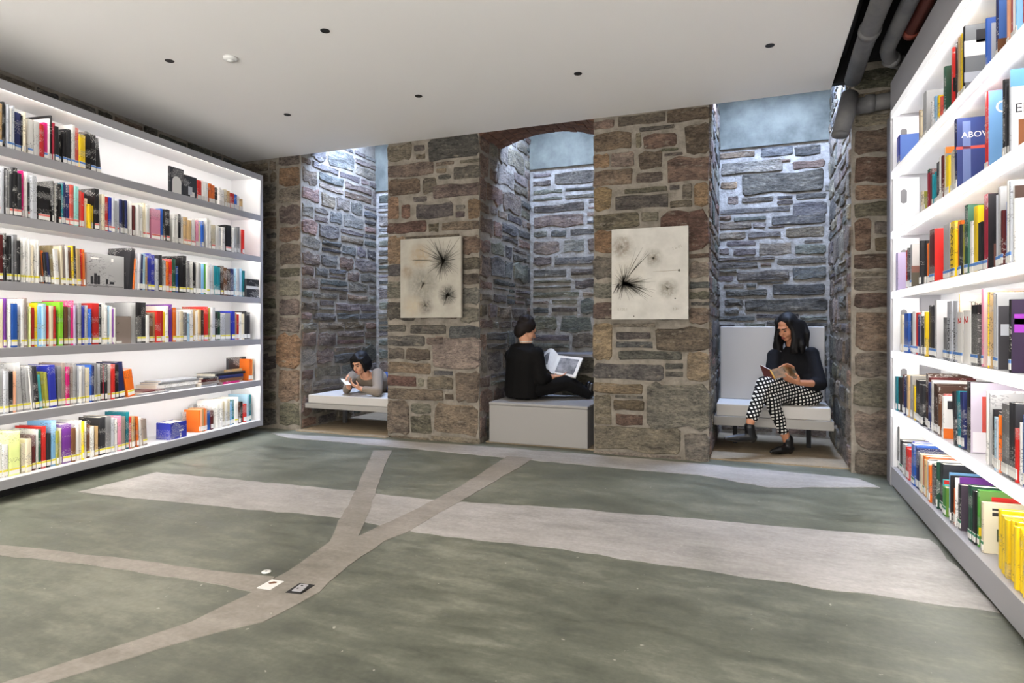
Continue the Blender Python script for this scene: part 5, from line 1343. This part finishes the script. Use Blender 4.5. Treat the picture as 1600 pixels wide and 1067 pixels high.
# ---- woman lying on her elbows in the left niche
def woman_left():
    t = tag(empty('person', (-4.0, 5.75, 0.386)), 'person in grey cardigan and jeans lying with a phone in the left niche', 'person')
    hc = W(563, 567, 5.72)
    neck = W(572, 586, 5.80)
    shR, shL = W(551, 587, 5.84), W(590, 584, 5.84)
    elR, wrR = W(542, 610, 5.66), W(545, 604, 5.56)
    elL, wrL = W(590, 613, 5.60), W(563, 607, 5.55)
    chest = W(578, 598, 5.94); hip = Vector((-3.90, 6.10, .50))
    kn1, kn2 = Vector((-3.66, 6.22, .45)), Vector((-3.72, 6.20, .45))
    kn1 = Vector((-3.62, 6.14, .45)); kn2 = Vector((-3.70, 6.24, .45))
    an1, an2 = Vector((-3.60, 6.16, .80)), Vector((-3.70, 6.24, .80))
    for p in (elR, elL): p.z = max(p.z, .44)
    ax = (shL - shR).normalized()
    body = MB(); fw = Vector((-.12, -.93, -.36))
    P, R = head(body, hc, fw, neck, 1.0, .048)
    etube(body, [hip, (hip + chest) / 2, chest, neck], [(.15, .10), (.13, .09), (.15, .10), (.07, .06)], ax)
    chain(body, [shR, elR, wrR], [.045, .037, .026]); chain(body, [shL, elL, wrL], [.045, .037, .026])
    chain(body, [hip, kn1, an1], [.08, .055, .04]); chain(body, [hip, kn2, an2], [.08, .055, .04])
    hand(body, wrL, W(546, 599, 5.50) - wrL, (-.2, .3, .8), .5, 1, .9)
    hand(body, wrR, W(541, 596, 5.52) - wrR, (.5, -.1, .5), .5, -1, .9)
    for an in (an1, an2): body.cap(an, an + Vector((-.02, -.02, .09)), .036, .028)
    remesh(body, 'body', M['skin'], t, .0065, 4)
    face(P, R, t)
    top = MB()
    etube(top, [hip.lerp(chest, .25), (hip + chest) / 2, chest, neck.lerp(chest, .35), neck.lerp(chest, .02)], [(.165, .115), (.16, .115), (.185, .13), (.12, .10), (.062, .06)], ax)
    top.ell(shR, (.058, .058, .055)); top.ell(shL, (.068, .068, .064))
    chain(top, [shR, elR, elR.lerp(wrR, .8)], [.056, .048, .036]); chain(top, [shL, elL, elL.lerp(wrL, .75)], [.065, .054, .036])
    remesh(top, 'cardigan', M['grey_knit'], t, .008, 4)
    tr = MB()
    tr.ell(hip, (.17, .15, .115)); etube(tr, [hip.lerp(chest, .32), hip], [(.15, .105), (.165, .115)], ax)
    chain(tr, [hip, kn1, an1.lerp(kn1, .1)], [.11, .068, .05]); chain(tr, [hip, kn2, an2.lerp(kn2, .1)], [.11, .068, .05])
    remesh(tr, 'jeans', M['jeans'], t, .009, 4)
    hair = MB()
    hair.ell(P(0, -.026, .042), (.092, .094, .090), R); hair.ell(P(0, -.060, -.030), (.094, .062, .095), R)
    for s in (-1, 1):
        for j in range(5):
            a = P(s * .066, .046 - .026 * j, .060); b_ = P(s * (.084), .040 - .026 * j, .0); c_ = P(s * .076, .036 - .022 * j, -.082 + .006 * j)
            chain(hair, [a, b_, c_], [.020, .023, .014])
    for j in range(7):                                   # swept fringe
        x = -.052 + j * .017
        chain(hair, [P(.01, .030, .112), P(x, .066, .070), P(x * 1.1, .074, .042 + .004 * abs(j - 3))], [.020, .018, .010])
    remesh(hair, 'hair', M['hair'], t, .007, 3)
    ph = tag(empty('phone', W(541, 596, 5.50)), 'white phone held by the person lying in the left niche', 'phone')
    a = [W(532.5, 592, 5.47), W(541.5, 593, 5.50), W(548, 600.5, 5.48), W(540, 600.5, 5.45)]
    n = (a[1] - a[0]).cross(a[3] - a[0]).normalized()
    part(MB().prism(a, n * .008), 'case', M['white_plastic'], ph, False)
    c = sum(a, Vector()) / 4
    part(MB().prism([c + (p - c) * .85 - n * .0006 for p in a], n * .0005), 'screen', M['white_plastic'], ph, False)
woman_right(); person_middle(); woman_left()
# ---------------------------------------------------------------- unseen downlights added as fill for the rest of the room
for k, (x, y) in enumerate(((-3.2, 1.2), (-1.6, 1.0), (-0.2, 1.4), (-2.8, -1.2), (-0.8, -1.2))):
    downlight(Vector((x, y, ZC)), ['black recessed downlight over the front floor, by the left bookcase', 'black recessed downlight over the middle of the front floor', 'black recessed downlight over the front floor, by the right bookcase', 'black recessed downlight at the rear, left', 'black recessed downlight at the rear, right'][k], DOWN_REAR)
